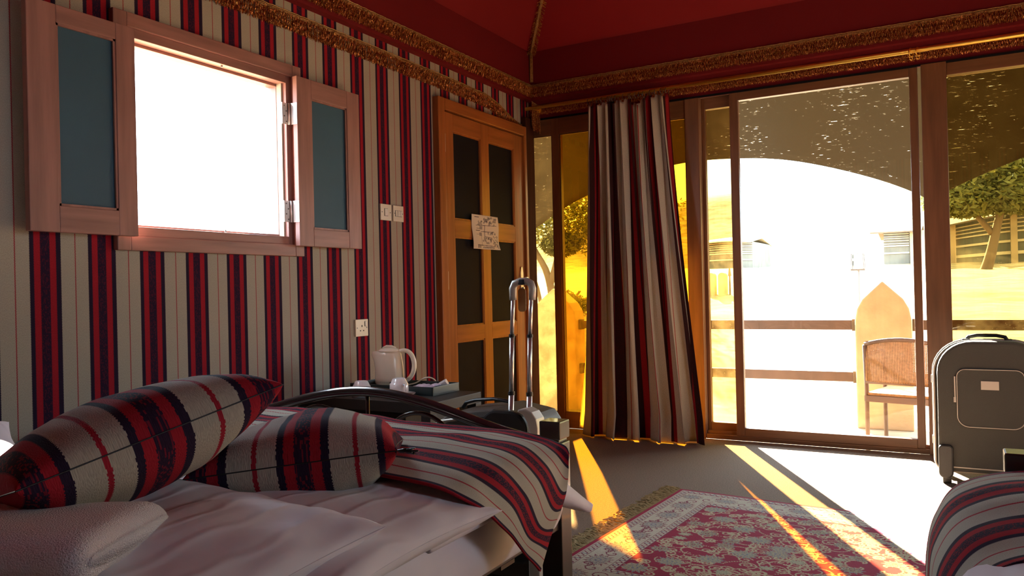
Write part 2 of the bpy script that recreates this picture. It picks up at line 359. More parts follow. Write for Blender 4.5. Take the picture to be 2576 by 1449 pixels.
# --- floor
o = MB().box(-0.1, RX + 0.1, RY - 0.1, 0.0, -0.12, 0.0).build('floor', M['carpet']); struct(o, 'brown short pile carpet over the whole room')
hy0, hy1, hz0, hz1 = -3.235, -2.445, 1.225, 1.99
w = MB().box(-WT, 0, RY, hy0, 0, 2.75).box(-WT, 0, hy1, 0.0, 0, 2.75).box(-WT, 0, hy0, hy1, 0, hz0).box(-WT, 0, hy0, hy1, hz1, 2.75)
struct(w.build('wall_left', M['wallcloth']), 'wall hung with grey, red and navy striped woven cloth')
struct(MB().box(-WT, RX + WT, RY - WT, RY, 0, 2.75).build('wall_back', M['wallcloth_x']))
struct(MB().box(RX, RX + WT, RY, hy0, 0, 2.75).box(RX, RX + WT, hy1, 0.15, 0, 2.75).box(RX, RX + WT, hy0, hy1, 0, hz0).box(RX, RX + WT, hy0, hy1, hz1, 2.75).build('wall_right', M['wallcloth']))
# --- glazed wall: header and frame
hd = MB().box(-WT, RX, 0.0, 0.05, 2.237, 2.75).build('wall_front', M['maroon']); struct(hd, 'maroon cloth band above the glazed wall')
# --- tent ceiling (hipped)
zs, slope, cx_, ey = 2.72, 0.36, RX / 2, RY
ridge = cx_
def hz(d): return zs + 1.45 * min(d, 0.85) + 0.25 * max(0, d - 0.85)
c0 = 0.045
A = [(c0, -c0, hz(0)), (RX, -c0, hz(0)), (RX, RY, hz(0)), (c0, RY, hz(0))]
r1 = (ridge, -ridge, hz(ridge)); r2 = (ridge, RY + ridge, hz(ridge))
k_ = 0.85 + c0
Bq = [(k_, -k_, hz(0.85)), (RX - k_, -k_, hz(0.85)), (RX - k_, RY + k_, hz(0.85)), (k_, RY + k_, hz(0.85))]
cm = MB(); cm.v = A + Bq + [r1, r2]; cm.f = [[0, 1, 5, 4], [1, 2, 6, 5], [2, 3, 7, 6], [3, 0, 4, 7], [4, 5, 8], [5, 6, 9, 8], [6, 7, 9], [7, 4, 8, 9]]
ceil = cm.build('ceiling', M['redcloth'], solid=0.004); struct(ceil, 'red tent cloth ceiling rising from all four sides')
t1 = MB().prism([(0, ZC0 - 0.03), (0.045, ZC0 - 0.03), (0.045, zs), (0, zs)], 'y', RY, -0.0)
t1.v = [(p[0], p[1], p[2]) for p in t1.v]; struct(t1.build('trim_1', M['maroon']), 'maroon cloth cornice along the striped wall')
t2 = MB().box(0.045, RX, -0.045, 0, ZC0 - 0.03, zs).build('trim_2', M['maroon']); struct(t2, 'maroon cloth cornice above the glazed wall')
# soffit over canopy gap is the header itself
# --- window_1 with frame, two shutters
W1 = sroot('window_1', (0, -2.84, hz0), 'square window opening standing open to the white sky')
def ring_frame(y0, y1, z0, z1, t, x0, x1, names, mv, mh, parent, bev=0.004):
    MB().box(x0, x1, y0, y0 + t, z0, z1).build(names, mv, parent, bevel=bev)
    MB().box(x0, x1, y1 - t, y1, z0, z1).build(names, mv, parent, bevel=bev)
    MB().box(x0, x1, y0 + t, y1 - t, z1 - t, z1).build(names, mh, parent, bevel=bev)
    MB().box(x0, x1, y0 + t, y1 - t, z0, z0 + t).build(names, mh, parent, bevel=bev)
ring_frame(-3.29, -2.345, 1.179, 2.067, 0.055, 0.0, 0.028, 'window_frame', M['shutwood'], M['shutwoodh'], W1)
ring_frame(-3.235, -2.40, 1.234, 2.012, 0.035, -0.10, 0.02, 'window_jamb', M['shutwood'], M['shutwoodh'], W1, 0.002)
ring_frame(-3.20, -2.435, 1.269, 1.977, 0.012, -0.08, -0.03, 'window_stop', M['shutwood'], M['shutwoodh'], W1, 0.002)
for zz, s in ((1.990, -1), (1.262, 1)):
    MB().box(-0.01, 0.012, -2.80, -2.765, zz - 0.006, zz + 0.006).tube([(0.004, -2.783, zz), (0.004, -2.783, zz - s * -0.02)], 0.004, 8).build('latch', M['screw'], W1)
def shutter(name, lbl, y0, y1, z0, z1, pin, x0=0.05, x1=0.082, hinge_y=None):
    S = sroot(name, (x0, (y0 + y1) / 2, z0), lbl); S['kind'] = 'structure'
    iy0, iy1, iz0, iz1 = pin
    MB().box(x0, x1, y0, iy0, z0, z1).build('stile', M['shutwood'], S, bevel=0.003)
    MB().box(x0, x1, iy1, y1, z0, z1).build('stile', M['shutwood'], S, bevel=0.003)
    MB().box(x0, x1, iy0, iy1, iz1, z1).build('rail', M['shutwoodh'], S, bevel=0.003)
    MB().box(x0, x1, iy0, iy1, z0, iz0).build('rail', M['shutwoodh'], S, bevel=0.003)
    t = 0.008
    b = MB()
    for q in ((iy0, iy0 + t, iz0, iz1), (iy1 - t, iy1, iz0, iz1), (iy0, iy1, iz0, iz0 + t), (iy0, iy1, iz1 - t, iz1)):
        b.box(x1 - 0.012, x1 - 0.004, *q)
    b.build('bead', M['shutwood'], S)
    MB().box(x0 + 0.010, x1 - 0.014, iy0 + 0.002, iy1 - 0.002, iz0 + 0.002, iz1 - 0.002).build('panel', M['shutpanel'], S)
    return S
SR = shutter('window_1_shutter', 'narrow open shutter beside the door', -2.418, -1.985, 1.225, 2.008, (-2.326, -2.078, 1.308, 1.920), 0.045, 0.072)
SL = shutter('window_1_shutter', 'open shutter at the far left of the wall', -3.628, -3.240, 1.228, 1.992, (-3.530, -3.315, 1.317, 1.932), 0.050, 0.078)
for S in (SR, SL):
    S['kind'] = 'thing'
    S['category'] = 'shutter'
SR.name = 'window_shutter'; SL.name = 'window_shutter.001'
SR['label'] = 'wooden shutter with pink glare tint painted in and dark panel, open on the door side of the window'
SL['label'] = 'wooden shutter with pink glare tint painted in and dark panel, open on the bed side, overlapping the bright opening'
for z in (1.785, 1.335):
    h = MB().box(0.022, 0.026, -2.466, -2.432, z, z + 0.098).build('hinge_leaf', M['steel'], SR, bevel=0.0008)
    MB().box(0.036, 0.072, -2.421, -2.4185, z, z + 0.098).build('hinge_leaf', M['steel'], SR)
    MB().tube([(0.030, -2.426, z), (0.030, -2.426, z + 0.098)], 0.0055, 10).build('hinge_pin', M['steel'], SR, smooth=True)
    for i in range(4):
        MB().tube([(0.0255, -2.447 + 0.006 * (-1) ** i, z + 0.013 + i * 0.024), (0.0275, -2.447 + 0.006 * (-1) ** i, z + 0.013 + i * 0.024)], 0.0035, 8).build('screw', M['screw'], h)

# --- door_1 near the corner
D1 = sroot('door_1', (0, -0.65, 0), 'six panelled wooden door with near black panels')
dx = 0.03
MB().box(0, 0.045, -1.235, -1.165, 0, 2.165).build('door_frame', M['doorwood'], D1, bevel=0.006)
MB().box(0, 0.045, -0.165, -0.127, 0, 2.165).build('door_frame', M['doorwood'], D1, bevel=0.006)
MB().box(0, 0.045, -1.165, -0.165, 2.095, 2.165).build('door_frame', M['doorwoodh'], D1, bevel=0.006)
MB().box(0, 0.040, -0.125, -0.001, 0, 2.24).build('corner_post', M['cornerwood'], D1, bevel=0.004)
cols_ = ((-1.062, -0.736), (-0.640, -0.300)); rows_ = ((0.13, 0.690), (0.782, 1.335), (1.442, 1.982))
MB().box(0.003, dx, -1.160, -1.062, 0.01, 2.088).build('door_stile', M['doorwood'], D1, bevel=0.003)
MB().box(0.003, dx, -0.736, -0.640, 0.01, 2.088).build('door_mullion', M['doorwood'], D1, bevel=0.003)
MB().box(0.003, dx, -0.300, -0.170, 0.01, 2.088).build('door_stile', M['doorwood'], D1, bevel=0.003)
for z0, z1 in ((0.01, 0.13), (0.690, 0.782), (1.335, 1.442), (1.982, 2.088)):
    for c in cols_: MB().box(0.003, dx, c[0], c[1], z0, z1).build('door_rail', M['doorwoodh'], D1, bevel=0.003)
for c in cols_:
    for r in rows_:
        p = MB().box(0.003, 0.016, c[0], c[1], r[0], r[1]).build('door_panel', M['doorpanel'], D1)
        b = MB(); t = 0.009
        for q in ((c[0], c[0] + t, r[0], r[1]), (c[1] - t, c[1], r[0], r[1]), (c[0], c[1], r[0], r[0] + t), (c[0], c[1], r[1] - t, r[1])): b.box(0.015, 0.026, *q)
        b.build('bead', M['doorwood'], p)
for z in (1.01, 1.84):
    MB().box(0.028, 0.033, -1.166, -1.150, z, z + 0.11).tube([(0.036, -1.163, z), (0.036, -1.163, z + 0.11)], 0.006, 8).build('door_hinge', M['steel'], D1)
hn = MB().prism([(-0.245, 0.98), (-0.205, 0.98), (-0.205, 1.12), (-0.215, 1.155), (-0.225, 1.165), (-0.235, 1.155), (-0.245, 1.12)], 'x', dx, dx + 0.006).build('handle_plate', M['steel'], D1, bevel=0.0015)
MB().tube([(dx, -0.225, 1.072), (dx + 0.03, -0.225, 1.074), (dx + 0.05, -0.235, 1.078), (dx + 0.052, -0.26, 1.078), (dx + 0.05, -0.31, 1.066), (dx + 0.05, -0.345, 1.060)], [0.011, 0.011, 0.012, 0.010, 0.009, 0.007], 12).build('door_handle', M['steel'], hn, smooth=True)
MB().tube([(dx, -0.225, 1.01), (dx + 0.02, -0.225, 1.01)], 0.009, 12).build('keyhole', M['steel'], hn, smooth=True)

# --- glazing: window_2 (left fixed), door_2 (sliding), window_3 (right)
GZ0, GZ1 = 0.0, 2.237
def post(parent, x0, x1, name='mullion', y0=0.0, y1=0.07, z0=GZ0, z1=GZ1, m='framewood'):
    return MB().box(x0, x1, y0, y1, z0, z1).build(name, M[m], parent, bevel=0.004)
G2 = sroot('window_2', (0.6, 0, 0), 'narrow amber glazed side panels in brown frames beside the door')
post(G2, -0.05, 0.002, 'frame_post'); post(G2, 0.180, 0.236, 'mullion'); post(G2, 1.165, 1.258, 'frame_post', -0.01, 0.07)
for a, b in ((0.002, 0.180), (0.236, 1.165)):
    post(G2, a, b, 'bottom_rail', 0, 0.07, 0.0, 0.110, 'framewoodh'); post(G2, a, b, 'top_rail', 0, 0.07, 2.115, GZ1, 'framewoodh')
    b_ = MB()
    for q in ((a, a + 0.008, 0.11, 2.115), (b - 0.008, b, 0.11, 2.115), (a, b, 0.11, 0.118), (a, b, 2.107, 2.115)): b_.box(q[0], q[1], 0.012, 0.022, q[2], q[3])
    b_.build('glazing_bead', M['framewood'], G2)
MB().box(0.002, 0.180, 0.030, 0.035, 0.11, 2.115).build('pane', M['amber'], G2)
MB().box(0.236, 1.165, 0.030, 0.035, 0.11, 2.115).build('pane', M['amber2'], G2)
D2 = sroot('door_2', (1.9, 0, 0), 'wide glazed sliding door in a brown wooden frame')
MB().box(1.258, 2.56, 0.0, 0.11, 0.0, 0.030).build('threshold', M['framewoodh'], D2, bevel=0.003)
MB().box(1.258, 2.56, 0.03, 0.05, 0.030, 0.050).build('track', M['framewoodh'], D2, bevel=0.002)
post(D2, 1.258, 1.280, 'fixed_stile', 0.055, 0.10); MB().box(1.280, 1.47, 0.055, 0.10, 0.03, 0.10).build('fixed_rail', M['framewoodh'], D2)
MB().box(1.280, 1.47, 0.055, 0.10, 2.16, GZ1).build('fixed_rail', M['framewoodh'], D2)
MB().box(1.280, 1.47, 0.075, 0.080, 0.10, 2.16).build('pane', M['amber'], D2)
post(D2, 1.455, 1.508, 'sliding_stile', 0.0, 0.045, 0.03, GZ1); post(D2, 2.487, 2.530, 'sliding_stile', 0.0, 0.045, 0.03, GZ1)
MB().box(1.508, 2.487, 0.0, 0.045, 0.03, 0.083).build('sliding_rail', M['framewoodh'], D2, bevel=0.003)
MB().box(1.508, 2.487, 0.0, 0.045, 2.178, GZ1).build('sliding_rail', M['framewoodh'], D2, bevel=0.003)
MB().box(1.508, 2.487, 0.020, 0.025, 0.083, 2.178).build('pane', M['clearglass'], D2)
G3 = sroot('window_3', (3.0, 0, 0), 'amber glazed fixed window behind the black suitcase')
post(G3, 2.548, 2.676, 'frame_post', -0.015, 0.08)
xs = [2.676, 3.62, 3.70, 4.50, 4.58, 5.35]
for i in range(0, 6, 2):
    a, b = xs[i], xs[i + 1]
    post(G3, a, b, 'bottom_rail', 0, 0.07, 0.0, 0.10, 'framewoodh'); post(G3, a, b, 'top_rail', 0, 0.07, 2.16, GZ1, 'framewoodh')
    MB().box(a, b, 0.030, 0.035, 0.10, 2.16).build('pane', M['olivegl'], G3)
for a, b in ((3.62, 3.70), (4.50, 4.58), (5.35, 5.40)): post(G3, a, b, 'mullion')
MB().box(-0.05, RX, -0.012, 0.0, 2.228, 2.240).build('trim_3', M['doorpanel'])
struct(bpy.data.objects['trim_3'], 'thin dark strip over the glazing frames')

# ================================================================== CORNICE FRINGES
def fringe(name, lbl, path, hang, step=0.0036, thick=0.0021, head=0.020, out=0.004, group=None, jit=0.13):
    """path(s)->(x,y,z), tangent from differences; strands hang from it as twisted gold loops"""
    P = [Vector(p) for p in path]
    seg = [(P[i + 1] - P[i]).length for i in range(len(P) - 1)]; tot = sum(seg)
    def at(s):
        i = 0
        while i < len(seg) - 1 and s > seg[i]: s -= seg[i]; i += 1
        return P[i].lerp(P[i + 1], min(1, s / seg[i])), (P[i + 1] - P[i]).normalized()
    T = thing(name, lbl, 'fringe', tuple(P[0]), group=group)
    v = []; f = []
    s = 0.0; n = 0
    while s < tot:
        p, t = at(s); nrm = Vector((t.y, -t.x, 0)); nrm.normalize() if nrm.length > 0 else None
        L_ = hang * (1 - jit * random.random()); ph = random.random() * 6.28; lay = random.uniform(0.2, 1.0) * out * 2.2; amp = random.uniform(0.001, 0.0035)
        b0 = len(v); K = 6
        for k in range(K + 1):
            q = k / K
            c = p + Vector((0, 0, -head * 0.5 - q * L_)) + t * (amp * math.sin(ph + q * 9)) + nrm * (lay + amp * math.cos(ph + q * 11))
            w_ = thick * (0.75 + 0.5 * (k % 2)) * (1.3 if k == K - 1 else 1)
            for j in range(3):
                a = j * 2.094 + ph + k * 0.9
                v.append(tuple(c + t * math.cos(a) * w_ + nrm * math.sin(a) * w_))
        for k in range(K):
            for j in range(3):
                a = b0 + k * 3 + j; b = b0 + k * 3 + (j + 1) % 3; f.append([a, b, b + 3, a + 3])
        s += step * random.uniform(0.5, 1.4); n += 1
    m = MB(); m.v = v; m.f = f; st = m.build('strands', M['gold'], T); st['kind'] = 'stuff'
    hb = MB(); 
    for dz, rr in ((0, 0.0035), (-0.008, 0.003), (-0.015, 0.0035)):
        pts = []; 
        nn = max(8, int(tot / 0.02))
        for i in range(nn + 1):
            p, t = at(tot * i / nn * 0.9999); nrm = Vector((t.y, -t.x, 0))
            pts.append(p + Vector((0, 0, dz + 0.0012 * math.sin(i * 1.9)))+ nrm * (out + 0.001 * math.cos(i * 2.3)))
        hb.tube(pts, rr, 5)
    hb.build('braid', M['golddark'], T)
    return T
fringe('tassel_fringe', 'gold tassel fringe on the cornice edge along the striped wall, upper of two rows', [(0.048, RY, 2.478), (0.048, -0.05, 2.478)], 0.085)
low = [(0.003, RY, 2.325), (0.003, -2.0, 2.322), (0.003, -1.0, 2.315), (0.003, -0.6, 2.305), (0.003, -0.42, 2.265), (0.003, -0.28, 2.215), (0.004, -0.15, 2.185), (0.01, -0.03, 2.195)]
fringe('tassel_fringe', 'gold tassel fringe on the striped wall, lower row sagging towards the corner', low, 0.085)
fringe('tassel_fringe', 'gold tassel fringe on the cornice edge over the glazed wall, above the curtain rod', [(RX, -0.048, 2.478), (0.05, -0.048, 2.478)][::-1], 0.085)
fringe('tassel_fringe', 'gold tassel fringe behind and below the curtain rod on the glazed wall', [(0.02, -0.004, 2.335), (0.9, -0.004, 2.330), (RX, -0.004, 2.335)], 0.062)
# corner: bunched end hanging down the corner and the cord running up the hip of the roof
fringe('tassel_fringe', 'short bunched gold fringe hanging down in the room corner over the door head', [(0.055, -0.06, 2.36), (0.075, -0.02, 2.34), (0.10, -0.01, 2.33)], 0.20, step=0.0025)
T = thing('corner_cord', 'gold tasselled cord running up the red ceiling seam from the room corner', 'cord', (0.07, -0.07, 2.5))
hipz = lambda d: hz(max(0, d - 0.060)) - 0.012
pts = [(0.060, -0.060, 2.50), (0.060, -0.060, 2.70)] + [(0.065 + 0.05 * k, -0.065 - 0.05 * k, hipz(0.065 + 0.05 * k)) for k in range(50)]
MB().tube(pts, 0.013, 8).build('cord', M['golddark'], T)
v = MB()
for k in range(1400):
    q = random.random() * 2.5; q = q * q / 2.5; p = Vector((0.065 + q, -0.065 - q, hipz(0.065 + q))); a = random.random() * 6.28
    d = Vector((math.cos(a) * 0.024, math.cos(a) * 0.024, math.sin(a) * 0.010 - 0.024)); n0 = len(v.v)
    e = Vector((0.003, -0.003, 0.004)); v.v += [tuple(p), tuple(p + e), tuple(p + d + e), tuple(p + d)]; v.f.append([n0, n0 + 1, n0 + 2, n0 + 3])
st = v.build('loops', M['gold'], T); st['kind'] = 'stuff'

# ================================================================== WALL FITTINGS
def plate(y, z, w_, h_, name, lbl, kind):
    T = thing(name, lbl, 'switch' if kind != 'socket' else 'socket', (0, y, z))
    MB().box(0, 0.010, y - w_ / 2, y + w_ / 2, z - h_ / 2, z + h_ / 2).build('face_plate', M['plastic'], T, bevel=0.002)
    for s in (-1, 1): MB().tube([(0.009, y + s * w_ * 0.38, z), (0.0112, y + s * w_ * 0.38, z)], 0.0032, 8).build('screw', M['screw'], T)
    if kind == 'one':
        MB().box(0.008, 0.0135, y - 0.014, y + 0.014, z - 0.019, z + 0.019).build('rocker', M['white'], T, bevel=0.001)
        MB().box(0.008, 0.0105, y - 0.016, y + 0.016, z - 0.021, z + 0.021).build('rocker_surround', M['screw'], T)
    elif kind == 'four':
        for i in range(4):
            yy = y - 0.0225 + i * 0.015
            MB().box(0.008, 0.0135, yy - 0.0062, yy + 0.0062, z - 0.015, z + 0.015).build('rocker', M['white'], T, bevel=0.001)
        MB().box(0.008, 0.0105, y - 0.031, y + 0.031, z - 0.017, z + 0.017).build('rocker_surround', M['screw'], T)
    else:
        MB().box(0.008, 0.0103, y - 0.0035, y + 0.0035, z + 0.004, z + 0.014).box(0.008, 0.0103, y - 0.016, y - 0.0085, z - 0.018, z - 0.012).box(0.008, 0.0103, y + 0.0085, y + 0.016, z - 0.018, z - 0.012).build('pin_slots', M['hole'], T)
        MB().box(0.008, 0.014, y + 0.022, y + 0.034, z + 0.008, z + 0.032).build('rocker', M['white'], T, bevel=0.001)
        MB().box(0.008, 0.0105, y + 0.0205, y + 0.0355, z + 0.0065, z + 0.0335).build('rocker_surround', M['screw'], T)
    return T
plate(-1.705, 1.437, 0.092, 0.088, 'light_switch', 'cream light switch with one rocker, on the shutter side of the pair', 'one')
plate(-1.596, 1.437, 0.092, 0.088, 'light_switch', 'cream light switch with four rockers, on the door side of the pair', 'four')
plate(-1.926, 0.822, 0.098, 0.088, 'wall_socket', 'cream switched wall socket above the kettle', 'socket')

# --- map sheet taped to the door
Tm = None
def draw_map():
    nx, ny = 110, 76*2
    Y = np.linspace(0, 1, nx); Z = np.linspace(0, 1, ny); yy, zz = np.meshgrid(Y, Z)
    c = np.ones((ny, nx, 3)) * np.array([0.74, 0.68, 0.56]); ink = np.array([0.10, 0.09, 0.10]); mid = np.array([0.35, 0.32, 0.30])
    def box(a, b, y0, y1, cc=ink): c[(yy > a) & (yy < b) & (zz > y0) & (zz < y1)] = cc
    def line(p, q, w=0.008, cc=ink):
        p = np.array(p); q = np.array(q); d = q - p; t = np.clip(((yy - p[0]) * d[0] + (zz - p[1]) * d[1]) / (d @ d), 0, 1)
        c[np.hypot(yy - p[0] - t * d[0], (zz - p[1] - t * d[1]) * 1.0) < w] = cc
    def hut(a, b, s=0.026):
        r = np.hypot(yy - a, (zz - b) * 0.9); c[(r < s) & (r > s * 0.5)] = ink; c[(np.abs(yy - a) < s * 1.1) & (np.abs(zz - b + s) < 0.006)] = mid
    box(0.10, 0.25, 0.925, 0.945); box(0.16, 0.28, 0.60, 0.615); box(0.13, 0.30, 0.535, 0.552); box(0.14, 0.26, 0.43, 0.438, mid)
    for q in ((0.33, 0.63), (0.30, 0.44)): box(q[0] - 0.05, q[0] + 0.06, q[1] - 0.05, q[1] + 0.05, mid)
    line((0.15, 0.69), (0.90, 0.72)); line((0.34, 0.52), (0.80, 0.53)); line((0.34, 0.52), (0.34, 0.10)); line((0.47, 0.71), (0.47, 0.38))
    line((0.34, 0.12), (0.78, 0.10)); line((0.78, 0.10), (0.86, 0.22)); line((0.72, 0.33), (0.80, 0.24)); line((0.47, 0.38), (0.72, 0.35)); line((0.15, 0.12), (0.34, 0.12))
    for k in range(40): hut(random.uniform(0.40, 0.93), random.uniform(0.75, 0.95), 0.022)
    for k in range(10): hut(random.uniform(0.22, 0.36), random.uniform(0.70, 0.82), 0.02)
    for k in range(12): hut(random.uniform(0.50, 0.85), random.uniform(0.44, 0.52), 0.02)
    for k in range(22): hut(0.80 + random.uniform(-0.04, 0.14), random.uniform(0.06, 0.42), 0.018)
    for k in range(14): hut(random.uniform(0.40, 0.68), random.uniform(0.17, 0.36), 0.024)
    for k in range(10): hut(0.38 + k * 0.042, 0.055 + 0.008 * (k % 2), 0.02)
    box(0.16, 0.20, 0.03, 0.11); box(0.23, 0.27, 0.03, 0.11); line((0.92, 0.42), (0.96, 0.05), 0.006)
    return nx, ny, c
nx, ny, cmap = draw_map()
yA, yB, zA, zB = -0.876, -0.544, 1.268, 1.488
P = []
for j in range(ny):
    q = j / (ny - 1); row = []
    for i in range(nx):
        p = i / (nx - 1)
        row.append((0.033 + 0.010 * (math.sin(p * 5 + 1) ** 2) * (1 - q) + 0.003 * math.sin(q * 7 + p * 3) + (0.012 * (p > 0.9) * (p - 0.9) * 10 * (1 - q) ** 6), yA + (yB - yA) * p + 0.008 * (1 - q), zA + (zB - zA) * q))
    P.append(row)
mb = MB().grid(P); pm = mb.build('paper_map', None, smooth=True)
at = pm.data.color_attributes.new('weave', 'FLOAT_COLOR', 'POINT')
arr = np.ones((ny * nx, 4)); arr[:, :3] = cmap.reshape(-1, 3); at.data.foreach_set('color', arr.ravel()); pm.data.materials.append(M['map'])
sd = pm.modifiers.new('thickness', 'SOLIDIFY'); sd.thickness = 0.0006
tag(pm, 'white paper site map with black line drawing taped to the panelled door', 'map')

# ================================================================== CURTAIN ROD, CURTAIN
T = thing('curtain_rod', 'long brass curtain rod running over the glazed wall', 'curtain rod', (0.05, -0.15, 2.287))
MB().tube([(0.055, -0.15, 2.287), (5.35, -0.15, 2.287)], 0.0125, 16).build('rod', M['brass'], T, smooth=True)
MB().tube([(1.18, -0.1495, 2.287), (5.35, -0.1495, 2.287)], 0.0138, 16).build('outer_sleeve', M['brass'], T, smooth=True)
for xx in (0.09, 5.2):
    MB().tube([(xx, -0.15, 2.287), (xx, -0.02, 2.30)], 0.008, 8).tube([(xx, -0.02, 2.30), (xx, -0.005, 2.30)], 0.022, 14).build('bracket', M['brass'], T)
def torus(c, R_, r, ax='x', k=18, kk=8, tilt=0.0):
    mb = MB(); pts = []
    for i in range(k + 1):
        a = 2 * math.pi * i / k; u_, w_ = R_ * math.cos(a), R_ * math.sin(a)
        pts.append({'x': (c[0] + u_ * math.sin(tilt), c[1] + u_ * math.cos(tilt), c[2] + w_), 'y': (c[0] + u_, c[1], c[2] + w_)}[ax])
    mb.tube(pts, r, kk, cap=False); return mb
CG = 'brass rings bunched over the middle panel'
for k, xx in enumerate((2.506, 2.540)):
    t_ = thing('curtain_ring', ('brass clip ring hanging alone on the bare rod, on the curtain side of the pair', 'brass clip ring hanging alone on the bare rod, on the suitcase side of the pair')[k], 'curtain ring', (xx, -0.15, 2.287), group='spare clip rings on the rod')
    torus((xx, -0.15, 2.279), 0.022, 0.003, tilt=0.5).build('ring', M['brass'], t_, smooth=True)
    torus((xx, -0.155, 2.244), 0.009, 0.002, tilt=0.9, k=12).build('eye', M['brass'], t_, smooth=True)
    MB().box(xx - 0.012, xx + 0.012, -0.162, -0.150, 2.252, 2.259).build('clip_bar', M['brass'], t_, bevel=0.001)

CU = thing('curtain', 'striped grey, red and black curtain gathered at the middle of the glazed wall', 'curtain', (0.85, -0.17, 0.02))
NU, NV = 520, 60; CW = 0.93; NF = 10.5
P = []; UV = []
for j in range(NV + 1):
    v_ = j / NV; row = []
    zt, zb = 2.250, 0.010
    for i in range(NU + 1):
        u_ = i / NU
        xt = 0.535 + u_ * 0.575
        xb = 0.485 + u_ * 0.83
        e = v_ ** 1.25
        x = xt * (1 - e) + xb * e
        # folds: sharp pleats at top, softer and wider below
        ph = 2 * math.pi * NF * (u_ + 0.012 * math.sin(u_ * 17 + 1) + 0.006 * math.sin(v_ * 4 + u_ * 9))
        ph2 = 2 * math.pi * 5.3 * u_ + 1.3
        a1 = 0.030 * (1 - 0.45 * v_); a2 = 0.045 * v_ ** 0.8
        y = -0.165 - 0.05 * v_ + a1 * math.sin(ph) + a2 * math.sin(ph2 + 0.7 * v_)
        x += 0.016 * math.sin(2 * ph + 0.5) * (0.8 - 0.3 * v_) * 0.9 + 0.030 * v_ * math.sin(ph2 * 2 + 0.3)
        top = zt - 0.020 * (math.sin(ph) < -0.2) * (1 if v_ < 0.01 else 0) - 0.05 * math.exp(-((u_ - 0.62) / 0.05) ** 2)
        if v_ > 0.93: y += -0.05 * (v_ - 0.93) / 0.07 * (0.5 + 0.5 * math.sin(ph2 * 0.5 + 2))
        z = top + (zb - top) * v_ 
        z = max(z, 0.006)
        row.append((x, y - 0.012 * mnoise.noise(Vector((x * 9, v_ * 2.5, 1))), z)); UV.append((u_ * CW, (1 - v_) * 2.2))
    P.append(row)
MB().grid(P).build('cloth', M['curtain'], CU, smooth=True, uvs=UV, solid=0.0015)
P = []
for j in range(31):
    v_ = j / 30; row = []
    for i in range(61):
        u_ = i / 60; x = (0.550 + 0.13 * u_) * (1 - v_ ** 2.2) + (0.412 + 0.17 * u_) * v_ ** 2.2
        row.append((x, -0.125 - 0.03 * v_ + 0.014 * math.sin(u_ * 22 + v_ * 2), 2.22 - 2.185 * v_ + 0.012 * math.sin(u_ * 14) * (v_ > 0.99)))
    P.append(row)
l_ = MB().grid(P).build('lining', M['lining'], CU, smooth=True, solid=0.001); l_['label'] = 'cream lining showing behind the leading edge'
hook = torus((0, 0, 0), 0.020, 0.0022, tilt=0.25).build('curtain_hook', M['screw'], CU, smooth=True)
hx = [0.545, 0.585, 0.615, 0.645, 0.690, 0.705, 0.722, 0.745, 0.80, 0.84, 0.852, 0.885, 0.912, 0.94, 0.985, 1.02, 1.06, 1.095]
for i, x in enumerate(hx):
    h_ = hook if i == 0 else hook.copy()
    if i: col.objects.link(h_)
    h_.parent = CU; h_.matrix_parent_inverse = Matrix.Translation(-Vector((0.85, -0.17, 0.02))); h_.location = (x, -0.15, 2.270)

